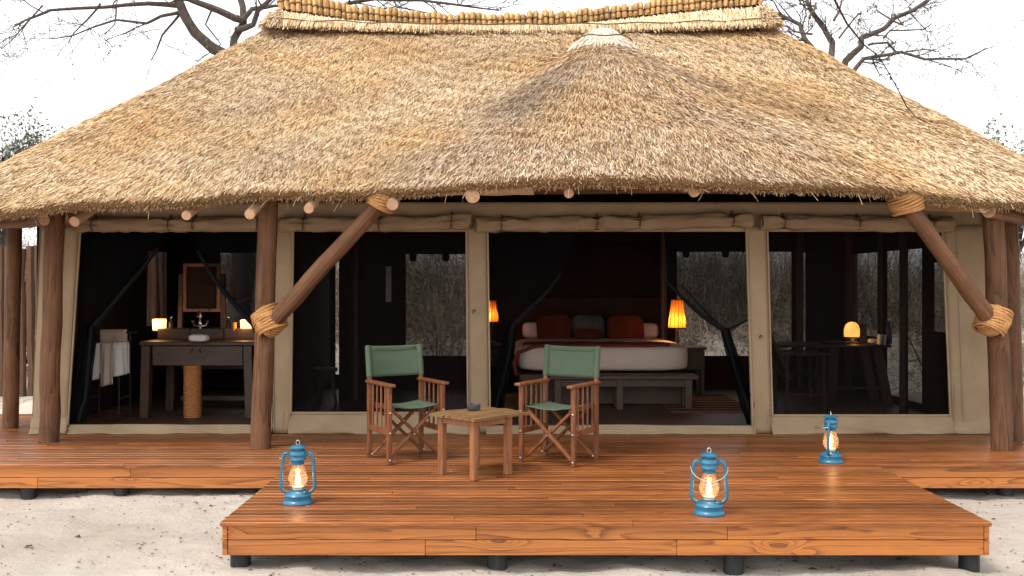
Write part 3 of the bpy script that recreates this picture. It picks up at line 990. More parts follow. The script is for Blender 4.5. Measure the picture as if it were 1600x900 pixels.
pole('eave_beam', P(1545, 330, 8.4), P(1640, 352, 9.3), .055, .055)
pole('eave_beam', P(-30, 352, 9.6), P(70, 345, 8.9), .05, .05)

# ================================================================== SAFARI TENT
TY = 9.57
tent = thing('safari_tent', 'khaki canvas tent front with rolled flaps under the thatched roof', 'tent', (0, TY, 0))
TL, TR, TB = -4.45, 4.43, 13.6

def canvas(name, tl, tr, bl, br, Y=TY, nu=6, nv=20, amp=.006, mat='canvas', seed=None, flare=0.0, thick=.003, fx=2.0, fz=1.0, parent=tent, label=None):
    """cloth panel between four pixel corners on the plane Y"""
    a, b, c, d = P(*tl, Y), P(*tr, Y), P(*bl, Y), P(*br, Y)
    s = seed if seed is not None else random.uniform(0, 99)
    def fn(u, v):
        q = c.lerp(d, u).lerp(a.lerp(b, u), v)
        q.y += amp * fbm(q.x * fx + s, q.z * fz, s, 3) - flare * (1 - v) ** 2
        return q
    return MB().sheet(fn, nu, nv).build(name, M[mat], parent, smooth='all', thick=thick, label=label)

YB = 676.5      # foot of the tent in the photograph
# valance above the openings
canvas('valance', (66, 316), (1534, 316), (62, 362), (1536, 362), nu=90, nv=8, amp=.012, fx=1.5)
# upright strips between the openings, with raised seams
def strip(xt0, xt1, xb0, xb1, yt=352, seams=(.12, .9)):
    o = canvas('canvas_strip', (xt0, yt), (xt1, yt), (xb0, YB), (xb1, YB), Y=TY - .012, nu=6, nv=30, amp=.006)
    for s in seams:
        a, b = P(lerp(xt0, xt1, s), yt, TY - .018), P(lerp(xb0, xb1, s), YB - 4, TY - .022)
        MB().tube([a.lerp(b, i / 10) + Vector((.003 * mnoise.noise((i, s, 1)), 0, 0)) for i in range(11)], .0045, 5).build('seam', M['canvas'], o)
    return o
strip(64, 126, 50, 106, seams=(.6, .93)); strip(422, 460, 424, 456); strip(727, 762, 730, 766); strip(1164, 1199, 1174, 1208)
s4 = strip(1471, 1536, 1484, 1547, seams=(.1, .35))
for px, py in ((741, 487), (1189, 527), (445, 510)):
    p = P(px, py, TY - .03)
    MB().tube([p + Vector((.012 * math.cos(a), 0, .02 * math.sin(a))) for a in [i * .7 for i in range(7)]], .004, 5).build('hook', M['iron'], tent)
# corner panels that turn round to the side walls, and the side walls
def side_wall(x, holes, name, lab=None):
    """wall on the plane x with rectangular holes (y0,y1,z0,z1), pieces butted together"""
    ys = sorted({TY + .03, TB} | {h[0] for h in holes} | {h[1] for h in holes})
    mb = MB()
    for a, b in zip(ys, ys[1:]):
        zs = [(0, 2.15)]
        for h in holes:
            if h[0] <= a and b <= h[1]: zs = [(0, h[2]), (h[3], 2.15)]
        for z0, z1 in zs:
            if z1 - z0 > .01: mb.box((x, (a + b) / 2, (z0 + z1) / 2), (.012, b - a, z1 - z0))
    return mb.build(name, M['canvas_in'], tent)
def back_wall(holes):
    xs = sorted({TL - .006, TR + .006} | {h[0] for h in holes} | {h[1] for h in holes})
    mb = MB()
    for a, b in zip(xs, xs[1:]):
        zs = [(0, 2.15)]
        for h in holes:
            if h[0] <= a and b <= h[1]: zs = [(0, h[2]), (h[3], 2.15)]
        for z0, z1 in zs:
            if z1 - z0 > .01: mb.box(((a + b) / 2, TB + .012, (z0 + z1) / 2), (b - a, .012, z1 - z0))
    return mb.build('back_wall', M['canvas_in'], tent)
bh = []
for x0, x1, y0, y1 in ((344, 402, 395, 540), (524, 541, 388, 585), (634, 729, 396, 556), (1058, 1172, 390, 556), (1196, 1237, 388, 556), (1245, 1259, 395, 556)):
    bh.append((PX(x0, TB), PX(x1, TB), PZ(y1, TB), PZ(y0, TB)))
bw = back_wall(bh)
for i, (x0, x1, z0, z1) in enumerate(bh):
    if i == 1:
        continue
    MB().sheet(lambda u, v: (lerp(x0, x1, u), TB + .004 + .003 * mnoise.noise((u * 3, v * 3, i)), lerp(z0, z1, v)), 8, 8).build('net_window', M['netback'], tent, smooth='all')
    if i in (2, 3):                                    # scalloped toggles of the blind over the window
        mb = MB()
        for f in (.12, .66): mb.pillow((lerp(x0, x1, f), TB - .015, z1 - .035), (.10, .02, .15), e=.6, n=10, m=6)
        mb.box(((x0 + x1) / 2, TB - .012, z1 + .04), (x1 - x0 + .1, .02, .1))
        mb.build('window_blind', M['canvas_in'], tent)
lh = [(12.45, 13.2, .88, 1.8)]
rh = [(10.35, 10.75, .9, 1.62), (11.05, 12.1, .10, 1.78), (12.4, 13.45, .75, 1.78)]
side_wall(TL, lh, 'side_wall'); side_wall(TR, rh, 'side_wall')
for hs, x in ((lh, TL), (rh, TR)):
    for y0, y1, z0, z1 in hs:
        MB().sheet(lambda u, v: (x + .004 * math.sin(u * 25), lerp(y0, y1, u), lerp(z0, z1, v)), 24, 6).build('net_window', M['net'], tent, smooth='all')
# khaki outer side walls, flared at the foot
for x, sg in ((TL - .03, -1), (TR + .03, 1)):
    xb, xt = (PX(50, TY), PX(64, TY)) if sg < 0 else (PX(1547, TY), PX(1536, TY))
    MB().sheet(lambda u, v: (lerp(xb, xt, v) + sg * .014 * u * fbm(u * 5, v * 2, sg, 2), lerp(TY - .012, TY + .60, u), lerp(0.005, 2.12, v)), 14, 14).build('side_panel', M['canvas'], tent, smooth='all', thick=.003)
# tent roof lining
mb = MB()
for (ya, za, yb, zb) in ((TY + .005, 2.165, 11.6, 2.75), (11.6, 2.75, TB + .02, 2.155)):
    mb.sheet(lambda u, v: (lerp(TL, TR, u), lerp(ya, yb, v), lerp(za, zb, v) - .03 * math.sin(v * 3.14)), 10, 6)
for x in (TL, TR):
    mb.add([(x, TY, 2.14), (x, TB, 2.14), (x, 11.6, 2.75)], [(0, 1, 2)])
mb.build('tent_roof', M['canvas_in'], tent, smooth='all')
# partition between bathroom and bedroom, door posts, dark frame poles
MB().box((-2.42, 11.95, 1.08), (.02, 3.28, 2.14)).build('partition', M['canvas_in'], tent)
MB().box((-1.75, 12.2, 1.05), (.62, .03, 2.1)).build('wardrobe_curtain', M['canvas_in'], tent)
for px, Y in ((555, 12.0), (1250, 13.5), (1412, 10.9), (1378, 12.25), (468, 12.2), (1036, 13.3)):
    MB().tube([(PX(px, Y), Y, .01), (PX(px, Y), Y, 2.13)], .045, 10).build('frame_pole', M['darkwoodv'], tent, smooth=True)
MB().box((0, TB - .06, 1.86), (8.8, .08, .08)).build('frame_pole', M['canvas_in'], tent)
# sills / skirts at the foot
def skirt(x0, x1, yt, y_b=YB, nu=50):
    a, b = PX(x0, TY), PX(x1, TY); zt = PZ(yt, TY)
    s = random.uniform(0, 50)
    def fn(u, v):
        x = lerp(a, b, u)
        return (x, TY - .004 - .055 * (1 - v) - .034 * (1 - v) * fbm(x * 2.6 + v * 2.2, s, v * 1.2, 2) - .004 * fbm(x * 9, v * 3, s, 2), lerp(.003, zt + .010 * math.sin(u * 3.14) * fbm(x * 1.5, s, 0, 2), v))
    return MB().sheet(fn, nu, 10).build('canvas_skirt', M['canvas'], tent, smooth='all', thick=.003)
skirt(104, 426, 663); skirt(452, 735, 645); skirt(760, 1180, 664.5); skirt(1204, 1488, 648); skirt(1483, 1549, 652, nu=14); skirt(50, 108, 650, nu=14)
# hems round the window nets
for x0, x1, xb0, xb1, yb in ((458, 729, 454, 731, 645), (1199, 1472, 1207, 1485, 649)):
    o = MB().sheet(lambda u, v: P(lerp(lerp(xb0, x0, v), lerp(xb1, x1, v), u), lerp(yb, 356, v), TY + .012 + .004 * mnoise.noise((u * 4, v * 4, x0))), 14, 14).build('window_net', M['netwin'], tent, smooth='all')
    mb = MB()
    mb.bar(P(xb0 - 2, yb, TY - .012), P(xb1 + 2, yb, TY - .012), .012, .02)
    mb.bar(P(xb0, yb, TY - .026), P(x0, 356, TY - .026), .014, .014); mb.bar(P(xb1, yb, TY - .026), P(x1, 356, TY - .026), .014, .014)
    mb.build('net_hem', M['canvas'], o)
for x0, x1, xb0, xb1, yb in ((126, 424, 106, 424, 663), (762, 1166, 766, 1176, 665)):
    for xb, xt in ((xb0, x0), (xb1, x1)): MB().bar(P(xb, yb, TY - .028), P(xt, 356, TY - .028), .018, .014).build('door_hem', M['canvas'], tent)
    MB().box(((PX(xb0, TY) + PX(xb1, TY)) / 2, TY + .03, .075), (PX(xb1, TY) - PX(xb0, TY), .03, .012)).build('door_zip', M['iron'], tent)
# straps dangling at the feet of the strips
for px, y0, y1 in ((105, 640, 672), (444, 640, 668), (1178, 640, 676), (1200, 640, 665), (1492, 600, 668)):
    a, b = P(px, y0, TY - .09), P(px - 1.5, y1, TY - .10)
    MB().bar(a, b, .010, .006).build('tie_tape', M['canvas_roll'], tent)
# rolled flaps
def rolled_flap(x0, x1, y0, y1, straps, sag=4):
    a, b = PX(x0, TY), PX(x1, TY)
    st = [PX(q, TY) for q in straps]
    sd = random.uniform(0, 50)
    n, m = int((b - a) / .022), 18
    rings = []
    vs = []; fs = []
    for i in range(n + 1):
        t = i / n; x = lerp(a, b, t)
        zc = PZ(lerp(y0, y1, t) + sag * math.sin(t * math.pi), TY) + .008 * mnoise.noise((x * 2, sd, 0))
        pin = 0; dmin = 9
        for q in st:
            dd = abs(x - q); dmin = min(dmin, dd); pin = max(pin, math.exp(-(dd / .05) ** 2))
        rr = .062 * (1 - .48 * pin) + .006 * mnoise.noise((x * 3, sd, 5))
        if t < .02 or t > .98: rr *= 1.08
        for j in range(m):
            an = 2 * math.pi * j / m
            fold = .028 * math.exp(-dmin / .11) * math.sin(an * 5 + math.sin(x * 9) * 1.5 + sd) + .017 * fbm(x * 5, an * 1.3 + x * 2, sd, 3)
            r_ = rr + fold
            vs.append((x + .01 * math.sin(an * 2 + sd), TY - .072 + r_ * .85 * math.cos(an), zc + r_ * 1.08 * math.sin(an)))
    for i in range(n):
        for j in range(m):
            j2 = (j + 1) % m
            fs.append((i * m + j, i * m + j2, (i + 1) * m + j2, (i + 1) * m + j))
    fs.append(tuple(range(m))); fs.append(tuple(n * m + j for j in range(m - 1, -1, -1)))
    o = MB().add(vs, fs).build('rolled_flap', M['canvas_roll'], tent, smooth='all')
    for q in st:
        t = (q - a) / (b - a)
        zc = PZ(lerp(y0, y1, t) + sag * math.sin(t * math.pi), TY)
        mb = MB()
        mb.tube([(q + .004 * math.sin(w_), TY - .072 + .048 * math.cos(w_), zc + .052 * math.sin(w_)) for w_ in [2 * math.pi * k / 14 for k in range(14)]], .007, 5, closed=True)
        mb.box((q, TY - .014, zc + .068), (.02, .02, .06))
        mb.build('strap', M['strap'], o)
    # the end of the roll: a spiral of cloth
    for x in (a, b):
        sp = [(x + (.004 if x == a else -.004) * -1, TY - .072 + r_ * math.cos(w_), zc0 + r_ * math.sin(w_)) for w_, r_, zc0 in [(k * .5, .01 + .0021 * k, PZ(y0 if x == a else y1, TY)) for k in range(24)]]
        MB().tube(sp, .005, 4).build('roll_edge', M['canvas_roll'], o)
    return o
rolled_flap(127, 404, 352, 350, (268, 306, 150), sag=1)
rolled_flap(440, 736, 350, 346, (477, 594, 706), sag=3)
rolled_flap(744, 1172, 352, 345, (784, 932, 998, 1143), sag=1)
rolled_flap(1186, 1483, 348, 351, (1222, 1338, 1452), sag=1)

# gathered mosquito curtains in the two doorways
def curtain(left, right, Y, seed, folds=9, depth=.05, nv=36, mat='net'):
    """left/right: lists of (py, px) outlines from top to foot"""
    y0, y1 = left[0][0], left[-1][0]
    def fn(u, v):
        py = lerp(y1, y0, v)
        xl, xr = pl(left, py), pl(right, py)
        wd = (xr - xl) * Y / F
        q = P(lerp(xl, xr, u), py, Y)
        q.y += depth * (.25 + min(1, .12 / max(wd, .03))) * math.sin(u * folds * math.pi + 1.5 * mnoise.noise((u * 2, v * 3, seed))) * .5 - .03
        q.x += .006 * mnoise.noise((v * 6, seed, u * 3))
        return q
    return MB().sheet(fn, 40, nv).build('net_curtain', M[mat], tent, smooth='all')
def gather(pts, Y, r, dy=-.05):
    return MB().tube([P(x, y, Y) + Vector((0, dy, 0)) for x, y in pts], r, 9, rough=.35).build('curtain_roll', M['netroll'], tent, smooth='all')
CY = TY + .06
curtain([(358, 124), (510, 124), (560, 119), (620, 107), (657, 104)], [(358, 262), (392, 246), (455, 197), (510, 149), (530, 150), (600, 140), (658, 133)], CY, 1)
gather([(250, 388), (222, 425), (195, 456), (165, 492), (147, 512), (143, 560), (138, 620), (126, 657)], CY, [.014, .018, .02, .022, .026, .022, .02, .02])
curtain([(358, 298), (392, 311), (450, 350), (505, 396), (540, 408), (600, 410), (658, 408)], [(358, 424), (505, 424), (600, 424), (658, 424)], CY, 2)
gather([(311, 392), (330, 425), (352, 455), (375, 482), (397, 506), (412, 540)], CY, [.014, .018, .022, .024, .026, .028])
curtain([(358, 765), (500, 766), (560, 768), (662, 766)], [(358, 905), (430, 872), (478, 838), (503, 808), (560, 798), (600, 792), (662, 780)], CY, 3)
gather([(876, 428), (850, 462), (822, 488), (802, 508), (793, 560), (782, 610), (772, 660)], CY, [.012, .016, .02, .024, .02, .02, .02])
curtain([(358, 1036), (440, 1042), (480, 1085), (516, 1130), (560, 1142), (600, 1158), (662, 1166)], [(358, 1168), (440, 1169), (498, 1169), (520, 1140), (560, 1155), (600, 1168), (662, 1176)], CY, 4, folds=6)
gather([(1040, 440), (1066, 466), (1095, 492), (1131, 517), (1140, 550), (1152, 590), (1165, 630), (1171, 658)], CY, [.014, .017, .02, .026, .022, .02, .02, .018])
gather([(1063, 445), (1090, 475), (1110, 496), (1130, 516)], CY, [.008, .01, .012, .016])
gather([(1131, 517), (1150, 508), (1168, 499)], CY, [.012, .01, .009])

for l_, r_, sd in (([(505, 134), (530, 126), (560, 120), (620, 107), (658, 103)], [(505, 150), (530, 152), (560, 150), (620, 144), (659, 136)], 11),
                   ([(503, 795), (540, 782), (600, 770), (662, 765)], [(503, 809), (540, 804), (600, 794), (663, 783)], 12),
                   ([(512, 1124), (540, 1130), (600, 1146), (640, 1158), (662, 1166)], [(512, 1138), (540, 1147), (600, 1166), (630, 1178), (663, 1174)], 13)):
    curtain(l_, r_, CY - .03, sd, folds=6, depth=.03, nv=20, mat='netdense')
# floor inside
room_floor = MB().box((0, 11.62, .012), (8.86, 3.9, .024)).build('tent_floor', M['floor'], tent)

# ================================================================== THINGS INSIDE THE TENT
def point_light(name, loc, energy, col=(1, .55, .2), r=.03, parent=None):
    d = bpy.data.lights.new(name, 'POINT'); d.energy = energy; d.color = col; d.shadow_soft_size = r
    o = bpy.data.objects.new(name, d); COL.objects.link(o)
    if parent is not None: o.parent = parent; o.location = Vector(loc) - wloc(parent)
    else: o.location = loc
    return o

# --- washstand
wx0, wx1, wy0, wy1 = -3.74, -2.70, 10.5, 11.1
ws = thing('washstand', 'old dark plank washstand with a mirror and a rope bound column', 'washstand', ((wx0 + wx1) / 2, (wy0 + wy1) / 2, .024))
MB().box(((wx0 + wx1) / 2, 10.8, .785), (wx1 - wx0 + .14, .68, .04)).build('top', M['darkwood'], ws, bevel=.006)
for k, (x, y) in enumerate(((wx0, wy0), (wx1, wy0), (wx0 + .06, wy1), (wx1, wy1))):
    MB().bar((x + (-.02 if x < -3.2 else .02), y, .024), (x, y, .765), .11, .09, up=(1, 0, 0)).build('leg', M['darkwoodv'], ws, bevel=.006)
MB().box(((wx0 + wx1) / 2, wy0 + .0, .66), (wx1 - wx0 - .115, .035, .2)).build('apron', M['darkwood'], ws, bevel=.004)
for z in (.50, .16): MB().box(((wx0 + wx1) / 2 + .1, wy1 - .02, z), (wx1 - wx0 - .12, .05, .05)).build('rail', M['darkwood'], ws, bevel=.004)
for x0, x1 in ((wx0 - .02, -3.42), (-3.415, -3.06), (-3.055, wx1 + .06)):
    MB().box(((x0 + x1) / 2, 10.98, .865), (x1 - x0, .24, .115)).build('shelf_box', M['darkwood'], ws, bevel=.006)
mb = MB().tube([(-3.28, 10.52, .024), (-3.28, 10.52, .56)], .075, 12)
for i in range(26): mb.tube([(-3.28 + .083 * math.cos(a), 10.52 + .083 * math.sin(a), .035 + i * .0205) for a in [2 * math.pi * k / 16 for k in range(16)]], .0118, 5, closed=True)
mb.build('rope_column', M['rope2'], ws, smooth='all')
for px in (284, 348): MB().bar(P(px - 2 if px < 300 else px + 2, 520, 11.05), P(px, 428, 11.05), .06, .05).build('mirror_post', M['darkwoodv'], ws, bevel=.004)
mir = MB()
a, b = P(287, 412, 11.0), P(344, 487, 11.0)
mir.box(((a.x + b.x) / 2, 11.0, a.z - .015), (b.x - a.x, .04, .032)); mir.box(((a.x + b.x) / 2, 11.0, b.z + .015), (b.x - a.x, .04, .032))
mir.box((a.x + .016, 11.0, (a.z + b.z) / 2), (.03, .038, a.z - b.z - .062)); mir.box((b.x - .016, 11.0, (a.z + b.z) / 2), (.03, .038, a.z - b.z - .062))
mf = mir.build('mirror_frame', M['tablewood'], ws)
MB().box(((a.x + b.x) / 2, 11.004, (a.z + b.z) / 2), (b.x - a.x - .06, .012, a.z - b.z - .06)).build('mirror_glass', M['leather'], mf)  # flat dark brown stands in for the mirror's reflection
for fx, fz in ((.03, .1), (.03, .33), (.03, .6), (.03, .93), (.5, .97), (.97, .1), (.97, .85), (.72, .97)):
    MB().lathe([(0, -.006), (.006, 0), (0, .006)], 8, (lerp(a.x, b.x, fx), 10.976, lerp(a.z, b.z, fz))).build('stud', M['steel'], mf)
tp = P(312, 508, 10.85)
tap = MB()
tap.tube([(tp.x, 10.87, .922), (tp.x, 10.87, 1.06), (tp.x, 10.84, 1.10), (tp.x, 10.79, 1.09), (tp.x, 10.77, 1.05)], .012, 8)
tap.lathe([(.02, 0), (.024, .02), (.014, .03), (.012, .09), (.02, .1), (.018, .125)], 10, (tp.x, 10.87, .94))
for sg in (-1, 1):
    tap.tube([(tp.x, 10.87, .945), (tp.x + sg * .06, 10.87, .955), (tp.x + sg * .075, 10.87, .985)], .009, 7)
    tap.lathe([(.012, 0), (.018, .01), (.012, .025)], 8, (tp.x + sg * .078, 10.87, .985))
tap.build('tap', M['steel'], ws, smooth=True)
# things on and by the washstand
t = thing('candle_lamp', 'square glowing candle holder left of the mirror on washstand', 'lamp', P(249, 517, 10.95), group='glowing candle holders on the washstand')
c = P(249, 517, 10.95)
MB().box(c + Vector((0, 0, .066)), (.115, .10, .125), taper=1.1).build('shade', M['candle'], t, bevel=.01)
MB().box(c + Vector((0, 0, .002)), (.125, .11, .012)).build('base', M['iron'], t)
point_light('lamp_light', c + Vector((0, -.12, .08)), 1.6, parent=t)
t2 = dup(t, P(386, 518, 10.95), 0, 'square glowing candle holder beside the rope lashed post', 'glowing candle holders on the washstand')
def bottle(name, label, c, r, h, mat, cat='bottle', group=None):
    t = thing(name, label, cat, c, group=group)
    MB().lathe([(r * .9, 0), (r, .01), (r, h * .6), (r * .45, h * .75), (r * .4, h * .92)], 12, c).build('body', M[mat], t, smooth=True)
    MB().lathe([(r * .48, h * .92), (r * .48, h), (0, h * 1.002)], 10, c).build('cap', M['steel'], t, smooth=True)
    return t
bottle('soap_bottle', 'small dark bottle with bright cap beside the left candle holder', P(268, 517, 10.9), .028, .15, 'iron', group='small bottles on the washstand')
bottle('soap_bottle', 'dark pump bottle with bright cap right of the mirror', P(357, 517, 10.9), .03, .15, 'iron', group='small bottles on the washstand')
c = P(366, 517, 10.88)
t = thing('drinking_glass', 'small amber glass near the right candle holder', 'glass', c)
MB().lathe([(.022, 0), (.026, .09), (.023, .09), (.02, .006), (0, .006)], 12, c).build('bowl', M['rope'], t, smooth=True)
c = Vector((PX(311, 10.42), 10.42, .806))
t = thing('face_cloth', 'rolled white face cloth on the front edge of the washstand', 'cloth', c)
MB().pillow(c + Vector((0, 0, .04)), (.2, .12, .075), e=.6, wrinkle=.08).build('roll', M['towel'], t, smooth='all')
br = MB()
for sg in (-1, 1): br.tube([c + Vector((sg * .05, -.02, -.005)), c + Vector((sg * .05, -.09, -.02)), c + Vector((sg * .03, -.10, -.08)), c + Vector((sg * .06, -.12, -.10))], .007, 6)
br.build('bracket', M['iron'], t, smooth=True)

# --- towel stand
rx0, rx1, ry = -4.27, -3.86, 10.35
tr_ = thing('towel_stand', 'black wrought iron towel stand with curled feet by the net curtain', 'towel rack', ((rx0 + rx1) / 2, ry, .024))
st = MB()
for x in (rx0 + .03, rx1 - .06):
    for y in (ry - .14, ry + .16):
        zt = .78 if y < ry else .9
        st.tube([(x, y, .06), (x, y, zt)], .009, 6)
        st.tube([(x + .05 * math.cos(a) - .05, y, .075 + .05 * math.sin(a)) for a in [k * .45 for k in range(13)]], .008, 6)
        st.tube([(x - .07 + (.01 + .005 * k) * math.cos(k * .55), y, zt - .05 + (.01 + .005 * k) * math.sin(k * .55)) for k in range(14)], .007, 6)
    st.tube([(x, ry - .14, .25), (x, ry + .16, .25)], .008, 6)
for y, z in ((ry - .14, .78), (ry + .16, .9)): st.tube([(rx0, y, z), (rx1, y, z)], .009, 6)
st.build('frame', M['iron'], tr_, smooth=True)
def towel(label, x0, x1, y, z, zf, zb, mat, s):
    def fn(u, v):
        x = lerp(x0, x1, u)
        fold = .016 * math.sin(u * 9 + s) 
        if v < .45: k = v / .45; return (x + .012 * (1 - k) * math.sin(s + u * 3), y - .03 - fold * (1.2 - k) , lerp(zf + .03 * u, z, k))
        if v > .55: k = (v - .55) / .45; return (x, y + .03 + fold * k, lerp(z, zb, k))
        k = (v - .45) / .1; return (x, y - .03 + .06 * k, z + .022 * math.sin(k * math.pi))
    o = MB().sheet(fn, 16, 30).build('towel', M[mat], None, smooth='all', thick=.012, loc=(x0, y, z))
    return tag(o, label, 'towel', 'towels on the iron stand')
towel('white towel folded over the back rail of the iron stand', -4.22, -3.96, ry + .16, .91, .55, .5, 'towel2', 1)
towel('white towel hanging lowest over the left of the front rail', -4.27, -4.10, ry - .14, .79, .42, .5, 'towel', 2)
towel('beige towel hanging in the middle of the front rail', -4.085, -3.985, ry - .14, .795, .37, .5, 'towel2', 4)
towel('small white towel hanging at the right end of the front rail', -3.97, -3.83, ry - .14, .79, .47, .5, 'towel', 5)

# --- bed
bx0, bx1 = .04, 2.05
bed = thing('bed', 'wide bed made up with white linen and a rust band', 'bed', ((bx0 + bx1) / 2, 12.5, .024))
MB().pillow(((bx0 + bx1) / 2, 12.52, .545), (bx1 - bx0, 1.85, .31), e=.28, n=44, m=14, wrinkle=.012).build('mattress', M['linen'], bed, smooth='all')
mb = MB()
def rb(u, v):
    x = lerp(bx0 - .02, bx1 - .25, u)
    w = bx1 - bx0
    edge = max(0, (.16 - u) / .16)
    return (x if edge == 0 else bx0 - .012 + .13 * (1 - edge), lerp(11.72, 12.2, v) + .02 * math.sin(u * 5), .707 - .32 * edge ** 2 + .004 * math.sin(u * 30))
mb.sheet(rb, 40, 8)
mb.build('runner', M['rustband'], bed, smooth='all', thick=.012)
MB().tube([(bx0 + .01, 11.63, .36), (bx0 - .02, 11.62, .5), (bx0 + .03, 11.63, .62), (bx0 + .2, 11.66, .675), (bx0 + .8, 11.655, .688), (bx1 - .5, 11.655, .69), (bx1 - .25, 11.7, .70)], .022, 8).build('piping', M['rustband'], bed, smooth='all')
MB().box(((bx0 + bx1) / 2, 12.5, .2), (bx1 - bx0 - .1, 1.8, .34)).build('bed_base', M['darkwood'], bed, bevel=.01)
hb = MB().box(((bx0 + bx1) / 2, 13.5, .62), (2.15, .05, 1.2)).build('headboard', M['leather'], bed, bevel=.01)
for i, (px, py, w, h, m_, lab, tilt) in enumerate(((866, 513, .46, .36, 'rust', 'rust red cushion on the left of the bed', .3), (977, 513, .48, .36, 'rust', 'rust red cushion on the right of the bed', .3), (918, 512, .46, .34, 'greycloth', 'grey patterned pillow between the two rust cushions', .3), (834, 516, .3, .2, 'linen', 'pale pillow at the left edge behind the rust cushion', .25), (1010, 517, .3, .2, 'linen', 'pale pillow at the right edge behind the rust cushion', .25), (919, 524, .36, .15, 'rust', 'small low rust cushion lying before the grey pillow', .5))):
    Y = 13.12 if m_ == 'rust' else 13.28
    if i == 5: Y = 13.0
    if i > 2 and i < 5: Y = 13.36
    c = P(px, py, Y)
    t = MB().pillow(c, (w, .16, h), Matrix.Rotation(-tilt, 3, 'X'), e=.5, n=22, m=12, wrinkle=.05).build('cushion', M[m_], None, smooth='all', loc=c)
    tag(t, lab, 'cushion', 'cushions on the bed')
t = thing('bench', 'worn dark wooden bench at the foot of the bed', 'bench', (1.2, 11.3, .024))
MB().box((1.22, 11.3, .375), (1.62, .32, .045)).build('seat', M['darkwood'], t, bevel=.006)
for x in (.5, 1.175, 1.93):
    for y in (11.2, 11.42): MB().bar((x, y, .024), (x, y, .352), .075, .06).build('leg', M['darkwoodv'], t, bevel=.004)
MB().box((1.22, 11.19, .31), (1.5, .025, .07)).build('apron', M['darkwood'], t)
# bedside tables and lamps
def bedside(x, Y, lab, w=.42):
    t = thing('bedside_table', lab, 'bedside table', (x, Y, .024), group='bedside tables')
    MB().box((x, Y, .61), (w, .42, .03)).build('top', M['darkwood'], t, bevel=.004)
    MB().box((x, Y, .47), (w - .05, .38, .24)).build('drawer_box', M['darkwood'], t, bevel=.004)
    for sx in (-1, 1):
        for sy in (-1, 1): MB().bar((x + sx * (w / 2 - .05), Y + sy * .16, .024), (x + sx * (w / 2 - .05), Y + sy * .16, .35), .045, .045).build('leg', M['darkwoodv'], t)
bedside(2.16, 12.65, 'dark bedside table right of the bed under the larger lamp')
bedside(-.28, 13.2, 'dark bedside table left of the bed behind the net curtain')
def table_lamp(px, pyt, pym, pyb, wt, wb, Y, lab):
    c = P(px, pyb, Y)
    t = thing('table_lamp', lab, 'lamp', c, group='lit bedside lamps')
    z1, z0 = PZ(pyt, Y), PZ(pym, Y); k = Y / F / 2
    MB().lathe([(wb * k, z0), (wb * k * .95, lerp(z0, z1, .3)), (wt * k * 1.12, lerp(z0, z1, .7)), (wt * k, z1)], 18, (c.x, Y, 0), closed=False).build('lamp_shade', M['shade'], t, smooth=True)
    mb = MB()
    for r_, z in ((wb * k + .004, z0), (wt * k + .004, z1)): mb.tube([(c.x + r_ * math.cos(a), Y + r_ * math.sin(a), z) for a in [2 * math.pi * i / 18 for i in range(18)]], .006, 5, closed=True)
    for i in range(12):
        a = 2 * math.pi * i / 12
        mb.tube([(c.x + (wb * k + .003) * math.cos(a), Y + (wb * k + .003) * math.sin(a), z0), (c.x + (wt * k + .003) * math.cos(a + .12), Y + (wt * k + .003) * math.sin(a + .12), z1)], .003, 4)
    mb.build('shade_rib', M['darkwoodv'], t)
    MB().lathe([(.09, c.z), (.085, c.z + .015), (.03, c.z + .03), (.022, z0 - .02), (.014, z0 + .03)], 14, (c.x, Y, 0)).build('base', M['darkwoodv'], t, smooth=True)
    point_light('lamp_light', (c.x, Y, z0 + .09), 4.4, parent=t)
    return t
table_lamp(1058, 468, 512, 543, 18, 28, 12.5, 'taller glowing woven lamp on the right bedside table')
table_lamp(769, 469, 503, 536, 12, 19, 13.1, 'smaller glowing woven lamp at the left of the bed')
t = thing('floor_rug', 'striped red and cream rug on the floor right of the bed', 'rug', (1.9, 11.2, .025))
MB().box((2.15, 11.75, .031), (.9, 1.7, .012)).build('weave', M['rug'], t)
t = thing('floor_rug', 'striped rug on the floor beneath the washstand', 'rug', (-3.1, 12.0, .025))
MB().box((-3.1, 12.0, .031), (1.1, 1.6, .012)).build('weave', M['rug'], t)
# hanging strip, side stool in the second opening
c = P(608, 412, 12.1)
t = tag(MB().box(P(607, 444, 12.1), (.065, .02, .42)).build('wall_thermometer', M['paper'], None, bevel=.004, loc=P(607, 444, 12.1)), 'narrow pale strip hanging on the dark curtain behind the left chair', 'wall hanging')
c = Vector((PX(507, 11.6), 11.6, .024))
t = thing('stool', 'low dark round stool behind the left window net', 'stool', c)
MB().lathe([(.14, .38), (.15, .39), (.15, .42), (0, .425)], 16, c).build('seat', M['darkwood'], t, smooth=True)
for k in range(3):
    a = k * 2.09; MB().bar(c + Vector((.13 * math.cos(a), .13 * math.sin(a), 0)), c + Vector((.08 * math.cos(a), .08 * math.sin(a), .385)), .03, .03).build('leg', M['darkwoodv'], t)

